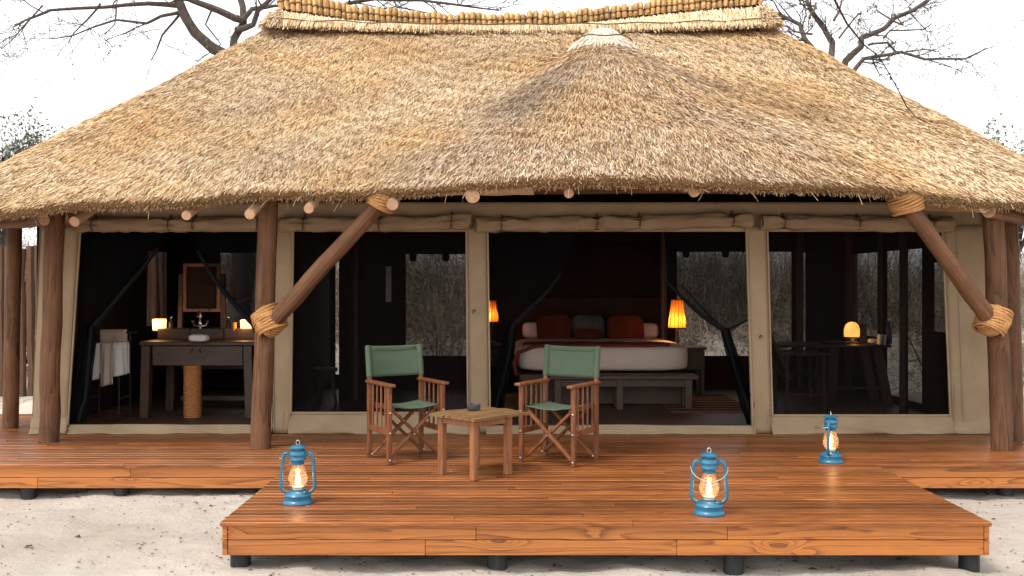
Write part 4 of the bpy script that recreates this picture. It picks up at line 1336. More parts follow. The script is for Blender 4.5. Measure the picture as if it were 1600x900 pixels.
# --- desk in the right-hand room
dt = .70
desk = thing('writing_desk', 'dark writing desk behind the right window net', 'desk', (3.75, 11.7, .024))
MB().box((3.62, 11.75, dt), (1.25, .6, .03)).build('top', M['darkwood'], desk, bevel=.005)
for x, dx in ((3.62, -.03), (4.1, .14)):
    for y in (11.52, 11.98): MB().bar((x + dx, y, .024), (x, y, dt - .015), .10, .05, up=(0, 1, 0)).build('leg', M['darkwoodv'], desk, bevel=.004)
MB().bar((3.6, 11.75, .2), (4.22, 11.75, .2), .05, .03).build('stretcher', M['darkwood'], desk)
c = P(1331, 540, 11.6); c.z = dt + .016
t = thing('dome_lamp', 'round topped glowing lamp on the writing desk', 'lamp', c)
MB().lathe([(.09, 0), (.095, .02), (.05, .035), (.05, .10), (.08, .11)], 16, c).build('base', M['iron'], t, smooth=True)
dz = PZ(527, 11.6)
MB().lathe([(.082, dz), (.086, dz + .03), (.085, dz + .09), (.07, dz + .14), (.04, dz + .168), (0, dz + .176)], 18, (c.x, 11.6, 0)).build('dome', M['bulbglow'], t, smooth=True)
mb = MB().tube([(c.x + .09 * math.cos(a), 11.6 + .09 * math.sin(a), dz) for a in [2 * math.pi * k / 18 for k in range(18)]], .008, 5, closed=True)
mb.build('rim', M['iron'], t)
point_light('lamp_light', (c.x, 11.45, dz - .02), 1.6, parent=t)
c = P(1389, 540, 11.55); c.z = dt + .016
bottle('wine_bottle', 'tall purple bottle standing at the right end of the desk', c, .033, .29, 'purple')
for i, px in enumerate((1374, 1381)):
    q = P(px, 541, 11.5); q.z = dt + .016 + .055
    tag(MB().box(q, (.022, .09, .11), Matrix.Rotation(.12, 3, 'Y')).build('note_card', M['paper'], None, loc=q), ('pale card leaning at the left of the bottle', 'pale card standing closest to the purple bottle')[i], 'card', 'cards on the desk')
q = P(1364, 532, 11.62)
tag(MB().pillow(Vector((q.x, q.y, dt + .05)), (.12, .08, .06), e=.6, wrinkle=.2, n=14, m=8).build('napkin', M['paper'], None, smooth='all', loc=(q.x, q.y, dt + .016)), 'crumpled white napkin on the desk beside the lamp', 'napkin')
q = P(1348, 520, 11.8); q.z = dt + .016 + .11
tag(MB().box(q, (.09, .02, .22), Matrix.Rotation(-.1, 3, 'X')).build('picture_frame', M['darkwoodv'], None, bevel=.004, loc=q), 'small dark frame standing behind the dome lamp', 'frame')
q = P(1302, 540, 11.6)
tag(MB().box((q.x, q.y, dt + .03), (.22, .28, .03)).build('blotter', M['leather'], None, bevel=.004, loc=(q.x, q.y, dt + .016)), 'flat dark folder lying on the left of the desk', 'folder')
# safari chair at the desk
sc = thing('safari_chair', 'dark slung leather safari chair facing the writing desk', 'chair', (3.2, 11.4, .024), )
x0, x1, ya, yb = 2.93, 3.38, 11.1, 11.6
for x, y, zt in ((x0 + .05, ya, .62), (x0 + .05, yb, .62), (x1, ya, .62), (x1, yb, .62)):
    MB().bar((x, y, .024), (x, y, zt), .035, .035).build('leg', M['darkwoodv'], sc)
for y in (ya, yb): MB().bar((x0 - .02, y, .635), (x1 + .06, y, .635), .06, .025).build('armrest', M['darkwood'], sc)
for y in (ya + .03, yb - .03): MB().bar((x0 + .1, y, .36), (x0 - .16, y, .93), .04, .03).build('back_post', M['darkwoodv'], sc)
MB().sheet(lambda u, v: (lerp(x0 + .08, x0 - .15, v), lerp(ya + .02, yb - .02, u), lerp(.42, .93, v) - .03 * math.sin(u * 3.14) * v), 8, 8).build('backrest', M['leather'], sc, thick=.006)
MB().sheet(lambda u, v: (lerp(x0 + .06, x1, v), lerp(ya, yb, u), .40 - .03 * math.sin(u * 3.14)), 8, 8).build('seat', M['leather'], sc, thick=.006)
MB().bar((x0 + .05, ya, .2), (x1, ya, .2), .025, .025).build('stretcher', M['darkwood'], sc)

# ================================================================== CHAIRS, TABLE, LANTERNS ON THE DECK
def make_chair(label):
    t = thing('director_chair', label, 'chair', (0, 0, 0), group='folding director chairs on the deck')
    hw, hd = .228, .20
    w = M['chairwood']
    for sx in (-1, 1):
        MB().box((0, 0, 0), (.034, .036, .60)).build('leg', w, t, bevel=.004, world=False).location = (sx * hw, -hd, .30)
        o = MB().bar((0, 0, 0), (0, 0, .60), .034, .036).bar((0, 0, .598), (0, .035, .90), .032, .03).build('leg', w, t, bevel=.004, world=False)
        o.location = (sx * hw, hd, 0)
        o = MB().box((0, 0, 0), (.055, .50, .024)).build('armrest', w, t, bevel=.006, world=False); o.location = (sx * hw, -.02, .613)
        o = MB().box((0, 0, 0), (.024, 2 * hd - .04, .042)).build('side_rail', w, t, bevel=.004, world=False); o.location = (sx * hw, 0, .245)
        for k in range(4):
            o = MB().tube([(0, 0, 0), (0, 0, .335)], .0085, 7).build('spindle', w, t, smooth=True, world=False); o.location = (sx * hw, lerp(-hd + .075, hd - .075, k / 3), .266)
        o = MB().box((0, 0, 0), (.024, 2 * hd - .05, .036)).build('seat_rail', w, t, bevel=.004, world=False); o.location = (sx * (hw - .045), 0, .425)
    for y, dy in ((-hd + .022, .026), (hd - .026, -.026)):
        for s in (-1, 1):
            a, b = Vector((-s * (hw - .012), 0, .035)), Vector((s * (hw - .048), 0, .405))
            yy = y + (dy if s > 0 else 0)
            o = MB().bar(a, b, .022, .036, up=(0, 1, 0)).build('cross_leg', w, t, bevel=.003, world=False); o.location = (0, yy, 0)
    MB().sheet(lambda u, v: (lerp(-hw + .03, hw - .03, u), lerp(-hd + .01, hd - .02, v), .446 - .022 * math.sin(u * math.pi) + .003 * fbm(u * 4, v * 4, 2, 2)), 14, 10).build('seat', M['green'], t, smooth='all', thick=.005, world=False)
    def back(u, v):
        x = lerp(-hw - .02, hw + .02, u)
        return (x, hd + .012 + lerp(0.0, .030, v) + .045 * math.sin(u * math.pi) - .02, lerp(.648, .898, v) - .010 * math.sin(u * math.pi) * (1 if v > .5 else .4) + .002 * fbm(u * 5, v * 3, 1, 2))
    bo = MB().sheet(back, 22, 10).build('backrest', M['green'], t, smooth='all', thick=.005, world=False)
    for u0, u1, v0, v1 in ((.03, .10, .03, .97), (.90, .97, .03, .97), (.10, .90, .86, .97)):
        def hem(u, v):
            q = back(lerp(u0, u1, u), lerp(v0, v1, v)); return (q[0], q[1] - .0075, q[2])
        MB().sheet(hem, 8, 6).build('hem', M['greenhem'], bo, smooth='all', thick=.002, world=False)
    for sx in (-1, 1):                                     # loops of the backrest round the posts
        o = MB().tube([(0, 0, 0), (0, .034, .245)], .024, 10).build('backrest_loop', M['green'], bo, smooth=True, world=False); o.location = (sx * hw, hd + .002, .65)
    for sx in (-1, 1):
        for y, z in ((-hd - .019, .036), (-hd - .019, .245), (-hd - .019, .40), (hd - .019 - .04, .036)):
            o = MB().lathe([(.009, 0), (.007, .004), (0, .006)], 8).build('bolt', M['steel'], t, world=False); o.location = (sx * hw, y, z); o.rotation_euler = (R(90), 0, 0)
    o = MB().lathe([(.009, 0), (.007, .004), (0, .006)], 8).build('bolt', M['steel'], t, world=False); o.location = (-.01, -hd + .008, .222); o.rotation_euler = (R(90), 0, 0)
    return t
c1 = make_chair('green canvas folding chair on the left side of the small table')
c1.location = (-.85, 8.19, 0.0); c1.rotation_euler.z = R(30)
c2 = dup(c1, (.372, 8.09, 0.0), R(-30), 'green canvas folding chair on the right of the small table before the bed')

tb = thing('side_table', 'small square wooden table with a worn top between the chairs', 'table', (-.271, 7.51, 0), R(45))
for sx in (-1, 1):
    for sy in (-1, 1):
        o = MB().box((0, 0, 0), (.046, .046, .43)).box((sx * .014, sy * .014, 0), (.026, .026, .428)).build('leg', M['tablewood'], tb, bevel=.004, world=False)
        o.location = (sx * .168, sy * .168, .215)
for k in range(4):
    o = MB().box((0, 0, 0), (.282, .02, .05)).build('apron', M['tablewood'], tb, bevel=.003, world=False)
    o.rotation_euler.z = k * math.pi / 2; o.location = Matrix.Rotation(k * math.pi / 2, 3, 'Z') @ Vector((0, -.178, .405))
# two boards of the top: ragged live edges
def top_board(x0, x1, y0, y1, sd):
    n, m = 16, 7
    def edge(u, v):
        x, y = lerp(x0, x1, u), lerp(y0, y1, v)
        k = .014 * fbm(x * 9, sd, 0, 3)
        if v < .01: y += k
        if v > .99 and y1 > 0: y += .02 * fbm(x * 6, sd, 2, 3)
        if u < .01: x += .012 * fbm(y * 9, sd, 4, 3)
        if u > .99: x += .028 * fbm(y * 9, sd, 6, 3)
        return (x, y, .455 + .004 * fbm(x * 5, y * 5, sd, 2) - .004 * (abs(2 * u - 1) ** 8 + abs(2 * v - 1) ** 8))
    return MB().sheet(edge, n, m).build('top_board', M['tabletop'], tb, smooth=True, thick=.02, world=False)
top_board(-.24, .33, -.245, -.082, 1); top_board(-.235, .345, -.08, .085, 5); top_board(-.24, .32, .087, .245, 9)
q = P(740, 634, 7.6)
ash = thing('ashtray', 'dark round ashtray on the small wooden table', 'ashtray', (q.x, 7.62, .462))
MB().lathe([(.046, 0), (.05, .008), (.05, .038), (.043, .04), (.036, .034), (.034, .014), (0, .012)], 18).build('bowl', M['ash'], ash, smooth=True, world=False)
for k in range(3):
    o = MB().box((0, 0, 0), (.02, .012, .010)).build('rest', M['ash'], ash, world=False); a = k * 2.09
    o.location = (.043 * math.cos(a), .043 * math.sin(a), .041); o.rotation_euler.z = a

def make_lantern(label):
    t = thing('hurricane_lantern', label, 'lantern', (0, 0, 0), group='blue hurricane lanterns on the deck')
    B = M['blue']
    MB().lathe([(.088, 0), (.101, .002), (.102, .010), (.096, .020), (.088, .027), (.087, .052), (.089, .056), (.084, .064), (.062, .080), (.040, .087), (.034, .092), (0, .093)], 30).build('tank', B, t, smooth=True, world=False)
    MB().lathe([(.016, 0), (.017, .012), (.012, .016)], 12, (.052, -.04, .070)).build('filler_cap', B, t, smooth=True, world=False)
    MB().lathe([(.031, .090), (.036, .094), (.034, .104), (.040, .108), (.040, .112), (.026, .116)], 20).build('burner', M['burner'], t, smooth=True, world=False)
    MB().lathe([(.034, .112), (.047, .122), (.060, .142), (.065, .162), (.063, .182), (.055, .210), (.045, .240), (.039, .268)], 26, closed=False).build('glass_globe', M['globe'], t, smooth=True, world=False)
    MB().lathe([(.008, .118), (.017, .130), (.020, .145), (.017, .165), (.011, .19), (.005, .215), (0, .235)], 12, sy=.6).build('flame', M['flame'], t, smooth=True, world=False)
    MB().lathe([(.042, .262), (.043, .268), (.040, .272), (.042, .285), (.054, .289), (.055, .297), (.0525, .300), (.0525, .322), (.055, .325), (.055, .331), (.0525, .334), (.051, .352), (.040, .358), (.036, .358), (0, .357)], 26).build('hood', B, t, smooth=True, world=False)
    MB().lathe([(.034, .357), (.033, .366), (.058, .371), (.060, .375), (.040, .386), (.014, .392), (0, .393)], 24).build('cap', B, t, smooth=True, world=False)
    MB().tube([(.012 * math.cos(a), 0, .405 + .016 * math.sin(a)) for a in [2 * math.pi * k / 14 for k in range(14)]], .0022, 5, closed=True).build('ring', M['steel'], t, world=False)
    for s in (-1, 1):
        pts = [(s * .050, .320), (s * .066, .335), (s * .082, .336), (s * .092, .328), (s * .098, .308), (s * .103, .25), (s * .108, .18), (s * .112, .13), (s * .110, .102), (s * .098, .084), (s * .078, .072)]
        # smooth the path
        sm = []
        for i in range(len(pts) - 1):
            for k in range(3): sm.append((lerp(pts[i][0], pts[i + 1][0], k / 3), 0, lerp(pts[i][1], pts[i + 1][1], k / 3)))
        sm.append((pts[-1][0], 0, pts[-1][1]))
        for _ in range(2): sm = [sm[0]] + [tuple((sm[i - 1][j] + sm[i][j] * 2 + sm[i + 1][j]) / 4 for j in range(3)) for i in range(1, len(sm) - 1)] + [sm[-1]]
        MB().tube(sm, .0115, 10).build('frame_tube', B, t, smooth=True, world=False)
    g = MB()
    for z, r_ in ((.135, .068), (.205, .064)):
        g.tube([(r_ * math.cos(a), r_ * math.sin(a), z + .01 * math.sin(a)) for a in [2 * math.pi * k / 24 for k in range(24)]], .0016, 4, closed=True)
    for s in (-1, 1): g.tube([(s * .068, 0, .135), (s * .1, 0, .15)], .0016, 4)
    g.build('guard_wire', M['steel'], t, world=False)
    point_light('lantern_light', (0, 0, .165), 1.3, (1, .50, .16), .02).parent = t
    return t
def bail(l, ang):
    """the wire carrying handle hinged on the two frame tubes, folded to an angle"""
    Rm = Matrix.Rotation(ang, 3, 'X')
    pts = []
    for k in range(21):
        a = math.pi * k / 20
        q = Rm @ Vector((0, 0, .125 * math.sin(a)))
        pts.append((.118 * math.cos(a) , q.y, .30 + q.z))
    MB().tube(pts, .0028, 6).build('handle', M['steel'], l, smooth=True, world=False)
l1 = make_lantern('blue lantern on the front corner of the deck nearest the left')
def place(o, px, Y, rz):
    o.scale = (.95, .95, .95)
    o.location = (PX(px, Y), Y, 0.0); o.rotation_euler.z = R(rz)
l2 = dup(l1, (0, 0, 0), 0, 'blue lantern with its wire handle hanging over the glass')
l3 = dup(l1, (0, 0, 0), 0, 'blue lantern turned side on farther back near the right')
place(l1, 465.5, 6.53, 4); place(l2, 1108, 6.23, -6); place(l3, 1298, 8.03, 62)
bail(l1, R(-118)); bail(l2, R(128)); bail(l3, R(-100))

# ================================================================== FENCE, BUSH AND TREES
fence = thing('palisade_fence', 'weathered upright pole fence beyond the left end of the deck', 'fence', (-8, 15.0, -.25))
pms = []
for k in range(5):
    rr = random.Random(k)
    pts = [(rr.uniform(-.01, .01), rr.uniform(-.01, .01), 2.25 * i / 5) for i in range(6)]
    o = MB().tube(pts, [.058 * rr.uniform(.85, 1.1) for _ in pts], 8, rough=.1).build('fence_pole', M['fence'], None, smooth=True); pms.append(o.data); bpy.data.objects.remove(o)
x = -13.0
while x < -5.0:
    o = bpy.data.objects.new('fence_pole', random.choice(pms)); COL.objects.link(o); o.parent = fence
    o.location = Vector((x, 15.0 + random.uniform(-.03, .03), -.32)) - wloc(fence)
    o.rotation_euler = (random.uniform(-.012, .012), random.uniform(-.012, .012), random.uniform(0, 6))
    o.scale = (1, 1, random.uniform(.985, 1.015))
    x += random.uniform(.095, .118)
for z in (.25, 1.4): MB().tube([(-13, 15.09, z), (-5, 15.09, z)], .035, 8).build('rail', M['fence'], fence)
t = thing('doormat', 'pale mat lying on the boards beside the left end of tent', 'mat', (-5.2, 11.6, .004))
MB().box((-5.25, 11.5, .012), (.75, 1.2, .016)).build('weave', M['linen'], t, bevel=.005)

def twig_ribbons(starts, dirs, lens, wid, bend=.25):
    """thin three-sided sprigs are too heavy for thickets: two crossed ribbons each, in two pieces"""
    k = len(starts)
    d = dirs / np.linalg.norm(dirs, axis=1)[:, None]
    r = rng.normal(0, 1, (k, 3)); s = np.cross(d, r); s /= np.linalg.norm(s, axis=1)[:, None]
    m = starts + d * lens[:, None] * .55
    e = m + (d + rng.normal(0, bend, (k, 3))) * lens[:, None] * .45
    w = wid[:, None]
    V = []
    for a, b, wa, wb in ((starts, m, 1, .7), (m, e, .7, .25)):
        V.append(np.stack([a - s * w * wa / 2, a + s * w * wa / 2, b + s * w * wb / 2, b - s * w * wb / 2], 1).reshape(-1, 3))
    return np.concatenate(V), m, e
def bush_mass(name, label, boxes, nstem, leafp, cols, kind='stuff', wmul=1.0, leaf=.035, cat=None):
    Vs, Cs = [], []
    for (x0, x1, y0, y1, h0, h1, n) in boxes:
        n = int(n * nstem)
        bx = rng.uniform(x0, x1, n); by = rng.uniform(y0, y1, n)
        # clump the stems
        cx = rng.uniform(x0, x1, max(3, n // 22)); cy = rng.uniform(y0, y1, len(cx)); pick = rng.integers(0, len(cx), n)
        bx = cx[pick] + rng.normal(0, .28, n); by = cy[pick] + rng.normal(0, .28, n)
        hh = rng.uniform(h0, h1, len(cx))[pick] * rng.uniform(.5, 1, n)
        st = np.stack([bx, by, np.full(n, -.3)], 1)
        d = np.stack([(bx - cx[pick]) * 1.0 + rng.normal(0, .22, n), (by - cy[pick]) + rng.normal(0, .22, n), np.full(n, 1.0)], 1)
        V, m, e = twig_ribbons(st, d, hh, rng.uniform(.010, .024, n) * wmul)
        Vs.append(V)
        T = 9
        mm = np.repeat(st, T, 0) + (np.repeat(m - st, T, 0)) * rng.uniform(.25, 1.0, (n * T, 1))
        sel = rng.random(n * T) < .5
        mm = np.where(sel[:, None], mm, np.repeat(m, T, 0) + np.repeat(e - m, T, 0) * rng.random((n * T, 1)))
        dd = rng.normal(0, .7, (n * T, 3)); dd[:, 2] += .5
        V2, m2, e2 = twig_ribbons(mm, dd, rng.uniform(.2, .7, n * T), rng.uniform(.004, .009, n * T) * wmul, .5)
        Vs.append(V2)
        c = np.array([(.13, .10, .075), (.21, .165, .125), (.30, .24, .185), (.38, .31, .24)])[rng.integers(0, 4, len(V) // 4)]
        c2 = np.array([(.16, .125, .095), (.26, .205, .155), (.34, .275, .205), (.42, .345, .26)])[rng.integers(0, 4, len(V2) // 4)]
        Cs += [np.repeat(c, 4, 0), np.repeat(c2, 4, 0)]
        if leafp > 0:
            q = np.concatenate([m2, e2]); q = q[rng.random(len(q)) < leafp]
            k = len(q)
            a = rng.normal(0, 1, (k, 3)); a /= np.linalg.norm(a, axis=1)[:, None]
            b = np.cross(a, rng.normal(0, 1, (k, 3))); b /= np.linalg.norm(b, axis=1)[:, None]
            s = rng.uniform(.5, 1.2, (k, 1)) * leaf
            V3 = np.stack([q - a * s, q + b * s * .5, q + a * s, q - b * s * .5], 1).reshape(-1, 3)
            Vs.append(V3); cc = np.array(cols)[rng.integers(0, len(cols), k)] * rng.uniform(.8, 1.15, (k, 1)); Cs.append(np.repeat(cc, 4, 0))
    V = np.concatenate(Vs); C = np.concatenate(Cs); C = np.concatenate([C, np.ones((len(C), 1))], 1)
    o = raw_mesh(name, V, np.arange(len(V)).reshape(-1, 4), M['leafy'], C)
    return tag(o, label, cat, kind=kind)
DRY = [(.22, .18, .13), (.28, .24, .17), (.17, .15, .09), (.33, .28, .20)]
GRN = [(.10, .12, .06), (.16, .17, .09), (.22, .21, .13), (.13, .13, .07)]
bush_mass('dry_thicket', 'grey brown leafless scrub filling the land behind the tent', [(-9, 9, 20, 31, .5, 1.5, 1000), (-14, 14, 30, 36, 1.6, 3.2, 900), (-24, 24, 36, 44, 2.8, 4.6, 7000), (-60, 60, 50, 66, 3.5, 5.5, 2200), (15, 34, 9, 36, 1.8, 3.6, 900), (-36, -15, 9, 36, 1.8, 3.6, 900)], 1, .35, DRY, wmul=2.2, leaf=.06)
bush_mass('dry_bush', 'tall grey dry bush beside the right end of the tent', [(6.7, 10.5, 11.8, 15, 1.8, 2.7, 420)], 1, .35, DRY, kind=None, cat='bush', wmul=1.2)
bush_mass('green_bush', 'pale green feathery bush rising behind the pole fence', [(-10.5, -6.2, 16.5, 18.5, 2.0, 2.6, 260)], 1, .9, GRN, kind=None, cat='bush', wmul=1.0, leaf=.04)
def ground_twigs():
    k = 16000
    x = rng.uniform(-16, 16, k); y = rng.uniform(14.2, 40, k)
    V, m, e = twig_ribbons(np.stack([x, y, np.full(k, -.28)], 1), np.stack([rng.normal(0, 1, k), rng.normal(0, 1, k), rng.uniform(0, .6, k)], 1), rng.uniform(.1, .45, k), rng.uniform(.008, .02, k))
    C = np.repeat(np.array([(.10, .08, .06), (.2, .15, .10), (.28, .23, .17)])[rng.integers(0, 3, len(V) // 4)], 4, 0)
    tag(raw_mesh('dry_grass', V, np.arange(len(V)).reshape(-1, 4), M['leafy'], np.concatenate([C, np.ones((len(C), 1))], 1)), 'dry grass and fallen twigs on the sand behind the tent', None, kind='stuff')
ground_twigs()

# ---- trees
def limb(mb, pts, r0, r1, n=8):
    k = len(pts)
    # resample with a little wander so limbs look grown
    out, rs = [], []
    for i in range(k - 1):
        for j in range(4):
            t = j / 4; q = Vector(pts[i]).lerp(Vector(pts[i + 1]), t)
            u = (i + t) / (k - 1); r = lerp(r0, r1, u ** .8)
            if 0 < u: q = q + Vector((mnoise.noise((q.x * 1.3, q.z * 1.3, 1)), mnoise.noise((q.x, q.z, 5)), mnoise.noise((q.x * 1.3, q.z * 1.3, 9)))) * min(.10, r * 1.2)
            out.append(q); rs.append(r)
    out.append(Vector(pts[-1])); rs.append(r1)
    mb.tube(out, rs, n, rough=.12)
    return out, rs
def twigs(mb, p, d, L, r, depth, rr, leaves=None, spread=.7):
    seg = 4; q = Vector(p); d = Vector(d).normalized(); pts = [q.copy()]; 
    for i in range(seg):
        d = (d + Vector((rr.gauss(0, .22), rr.gauss(0, .22), rr.gauss(0, .18)))).normalized()
        q = q + d * L / seg; pts.append(q.copy())
    mb.tube(pts, [lerp(r, r * .45, i / seg) for i in range(seg + 1)], 5 if r > .01 else 3, cap=False)
    if depth <= 0:
        if leaves is not None:
            for a in pts[1:]:
                if rr.random() < .3: leaves.append(a)
        return
    nchild = 3 if depth > 1 else 4
    for i in range(nchild):
        k = rr.randint(1, seg)
        nd = (d + Vector((rr.gauss(0, spread), rr.gauss(0, spread), rr.gauss(.05, spread * .7)))).normalized()
        twigs(mb, pts[k], nd, L * rr.uniform(.5, .75), max(r * .55, .004), depth - 1, rr, leaves, spread)
def leaf_mesh(name, pts, cols, size, parent, sd=1, per=1, spread=.06):
    if not pts: return
    q = np.array([tuple(p) for p in pts]); q = np.repeat(q, per, 0) + rng.normal(0, spread, (len(pts) * per, 3)); k = len(q)
    a = rng.normal(0, 1, (k, 3)); a /= np.linalg.norm(a, axis=1)[:, None]
    b = np.cross(a, rng.normal(0, 1, (k, 3))); b /= np.linalg.norm(b, axis=1)[:, None] + 1e-9
    s = rng.uniform(.6, 1.3, (k, 1)) * size
    V = np.stack([q - a * s, q + b * s * .5, q + a * s, q - b * s * .5], 1).reshape(-1, 3)
    c = np.array(cols)[rng.integers(0, len(cols), k)]; C = np.repeat(np.concatenate([c, np.ones((k, 1))], 1), 4, 0)
    return raw_mesh(name, V, np.arange(len(V)).reshape(-1, 4), M['leafy'], C, parent, 'stuff')

def tree_from(name, label, Y, base, trunk_px, limbs, seed, group, twig_L=.9, leafcol=GRN, leafsize=.03, leafper=1, depth=2, skip=(), tn=2):
    """limbs: (pixel polyline at depth Y with dy offsets, r0, r1, twig count per piece)"""
    rr = random.Random(seed)
    b = Vector((base, Y, ground_z(base, Y) - .2))
    t = thing(name, label, 'tree', b, group=group)
    mb = MB()
    limb(mb, [b, b.lerp(P(*trunk_px, Y), .5) + Vector((.15, 0, 0)), P(*trunk_px, Y)], .24, .17, 12)
    mb.build('trunk', M['bark'], t, smooth=True)
    mb, tw, lv = MB(), MB(), []
    for pts, r0, r1, nt in limbs:
        dy = rr.uniform(-1.0, 1.0)
        w = [P(x, y, Y) + Vector((0, dy * i / len(pts), 0)) for i, (x, y) in enumerate(pts)]
        o, rs = limb(mb, w, r0, r1, 8)
        for i in range(nt):
            k = rr.randint(max(1, len(o) // 4), len(o) - 1)
            d = (o[k] - o[k - 1]).normalized() + Vector((rr.gauss(0, .6), rr.gauss(0, .6), rr.gauss(-.02, .5)))
            twigs(tw, o[k], d, twig_L * rr.uniform(.6, 1.15), max(.006, min(rs[k] * .5, .016)), depth, rr, lv, .6)
    mb.build('branch', M['bark'], t, smooth=True)
    tw.build('twig', M['twig'], t, kind='stuff')
    leaf_mesh('leaf', lv, leafcol, leafsize, t, per=leafper)
    return t
z1 = lambda pts: [(x / 3, y / 3) for x, y in pts]
z3 = lambda pts: [(1070 + x / 3, y / 3) for x, y in pts]
tree_from('acacia_tree', 'spreading thorn tree behind the left end of the roof ridge', 18.0, PX(372, 18), (366, 92), [
    (z1([(1098, 280), (1010, 225), (920, 140), (868, 70), (825, -20), (760, -120)]), .10, .075, 2),
    (z1([(1098, 280), (1105, 170), (1140, 95), (1125, 20), (1090, -80)]), .08, .05, 2),
    (z1([(1140, 95), (1010, 55), (900, 15), (760, -20), (560, -60)]), .07, .03, 5),
    (z1([(1110, 140), (1200, 120), (1225, 70), (1300, 20), (1420, -40)]), .06, .03, 2),
    (z1([(1140, 95), (1175, 40), (1230, 28), (1290, 10)]), .055, .025, 2),
    (z1([(830, 25), (690, 8), (470, 18), (200, 25), (60, 70), (0, 90)]), .05, .014, 9),
    (z1([(850, 55), (760, 80), (700, 118), (560, 105), (470, 140), (380, 185), (290, 205)]), .035, .01, 8),
    (z1([(840, 70), (740, 150), (690, 210), (640, 245)]), .025, .008, 4),
    (z1([(1000, 30), (960, 110), (1030, 200), (910, 280)]), .02, .008, 2),
    (z1([(830, -20), (600, -40), (300, -30), (100, -10), (-60, 30)]), .05, .014, 8),
    (z1([(470, 18), (380, 80), (300, 120), (240, 160)]), .02, .008, 5),
    (z1([(200, 25), (120, 110), (60, 180), (0, 230)]), .016, .006, 2),
    ([(420, -30), (530, 12), (590, 2), (660, 6), (740, 18), (780, 25)], .05, .012, 14),
    ([(430, -40), (560, -20), (640, -10), (730, 0)], .05, .012, 12),
    ([(530, 12), (560, 18), (620, 8), (700, 24)], .025, .01, 8),
], 11, 'bare branched trees behind the roof', twig_L=.8, leafsize=.02)
tree_from('acacia_tree', 'leafless grey tree with crooked boughs behind the right hip of the roof', 17.0, PX(1300, 17), (1308, 150), [
    (z3([(714, 440), (650, 250), (600, 160), (585, 85), (480, 22), (370, -5)]), 0.0620, 0.0245, 9),
    (z3([(714, 440), (698, 265), (722, 180), (700, 95), (655, 10), (640, -60)]), 0.0682, 0.0350, 8),
    (z3([(714, 440), (760, 285), (850, 215), (862, 160), (980, 100), (1040, 45), (1150, -5), (1230, -60)]), 0.0620, 0.0315, 8),
    (z3([(714, 440), (800, 320), (830, 285), (1000, 250), (1110, 292), (1290, 285), (1390, 240)]), 0.0465, 0.0105, 13),
    (z3([(862, 210), (960, 190), (1020, 235), (1100, 215), (1190, 200), (1250, 205)]), 0.0217, 0.0084, 10),
    (z3([(930, 180), (950, 150), (1100, 150), (1125, 130)]), 0.0186, 0.0084, 6),
    (z3([(722, 180), (790, 90), (820, 60), (800, 130)]), 0.0186, 0.0084, 7),
    (z3([(600, 160), (520, 145), (450, 100), (430, 60)]), 0.0217, 0.0084, 8),
    (z3([(700, 95), (740, 40), (770, -30)]), 0.0248, 0.0140, 4),
    (z3([(980, 100), (1050, 98), (1040, 30)]), 0.0186, 0.0112, 3),
    (z3([(585, 85), (640, 20), (660, -30)]), 0.0248, 0.0140, 4),
    (z3([(1190, 300), (1240, 355)]), 0.0087, 0.0042, 3),
    (z3([(980, 100), (930, 30), (950, -20)]), 0.0186, 0.0084, 4),
], 23, 'bare branched trees behind the roof', twig_L=.6, leafsize=.018)

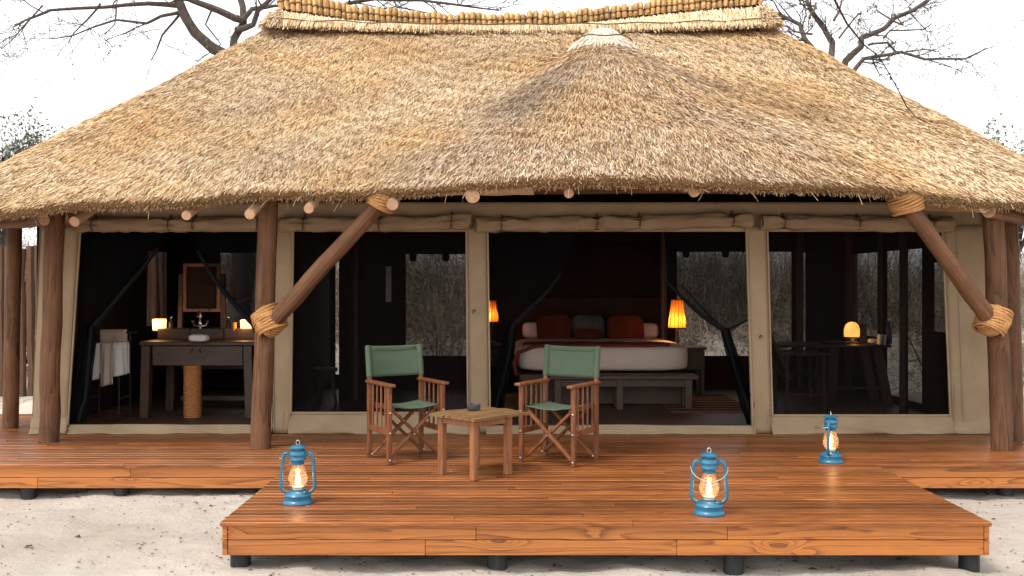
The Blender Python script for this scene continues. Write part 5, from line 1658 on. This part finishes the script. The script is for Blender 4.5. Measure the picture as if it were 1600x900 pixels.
def crown_tree(name, label, x, Y, h, w, seed, cols):
    rr = random.Random(seed)
    b = Vector((x, Y, ground_z(x, Y) - .2))
    t = thing(name, label, 'tree', b, group='distant scrub trees')
    mb, tw, lv = MB(), MB(), []
    top = b + Vector((.2, 0, h * .45)); limb(mb, [b, b.lerp(top, .5) + Vector((-.15, 0, 0)), top], .22, .14, 9)
    mb.build('trunk', M['bark'], t, smooth=True)
    for i in range(16):
        a = rr.uniform(0, 6.28); d = Vector((math.cos(a) * w * .5 * rr.uniform(.3, 1), math.sin(a) * w * .5 * rr.uniform(.3, 1), h * .52 * rr.uniform(.5, 1)))
        o, rs = limb(tw, [top, top + d * .5 + Vector((0, 0, .3)), top + d], .07, .02, 5)
        for k in range(7): twigs(tw, o[rr.randint(3, len(o) - 1)], d.normalized() + Vector((rr.gauss(0, .7), rr.gauss(0, .7), rr.gauss(0, .5))), rr.uniform(.7, 1.3), .014, 2, rr, lv, .8)
    tw.build('branch', M['twig'], t, kind='stuff')
    leaf_mesh('leaf', lv, cols, .07, t, per=3, spread=.16)
    return t
GREY = [(.15, .18, .11), (.22, .22, .18), (.28, .27, .22), (.12, .13, .09)]
crown_tree('scrub_tree', 'grey green tree showing above the left slope of the roof', PX(-4, 32), 32, 6.5, 4.4, 5, GREY)
crown_tree('scrub_tree', 'thin grey tree just right of the one at the left edge', PX(66, 36), 36, 6.3, 2.4, 6, GREY)
crown_tree('scrub_tree', 'grey green tree showing above the right slope of the roof', PX(1580, 34), 34, 6.4, 4.4, 8, GREY)

# a thin twig hanging in front of the right slope, from a bough above the picture
hang = thing('hanging_branch', 'thin dead twig drooping before the right slope of the roof', 'branch', P(1360, -60, 6.6))
mb = MB()
pts = z3([(640, -120), (760, 110), (840, 210), (905, 260), (950, 330), (1000, 420), (1040, 500), (1090, 555), (1135, 575)])
mb.tube([P(x, y, 6.6) for x, y in pts], [.009, .007, .005, .0045, .004, .004, .004, .003, .002], 5)
for a, b in (((905, 260), (960, 350)), ((960, 360), (1005, 410)), ((1000, 420), (985, 400))):
    mb.tube([P(1070 + a[0] / 3, a[1] / 3, 6.6), P(1070 + b[0] / 3, b[1] / 3, 6.65)], [.0035, .0015], 4)
mb.build('stem', M['leather'], hang)
mb = MB()
for x, y in ((990, 350), (960, 345), (1000, 415), (965, 372)):
    c = P(1070 + x / 3, y / 3, 6.6); mb.add([c + Vector((-.013, 0, -.004)), c + Vector((0, .004, .006)), c + Vector((.014, 0, .004)), c + Vector((0, -.004, -.006))], [(0, 1, 2, 3)])
mb.build('leaf', M['leaf_brown'], hang, kind='stuff')
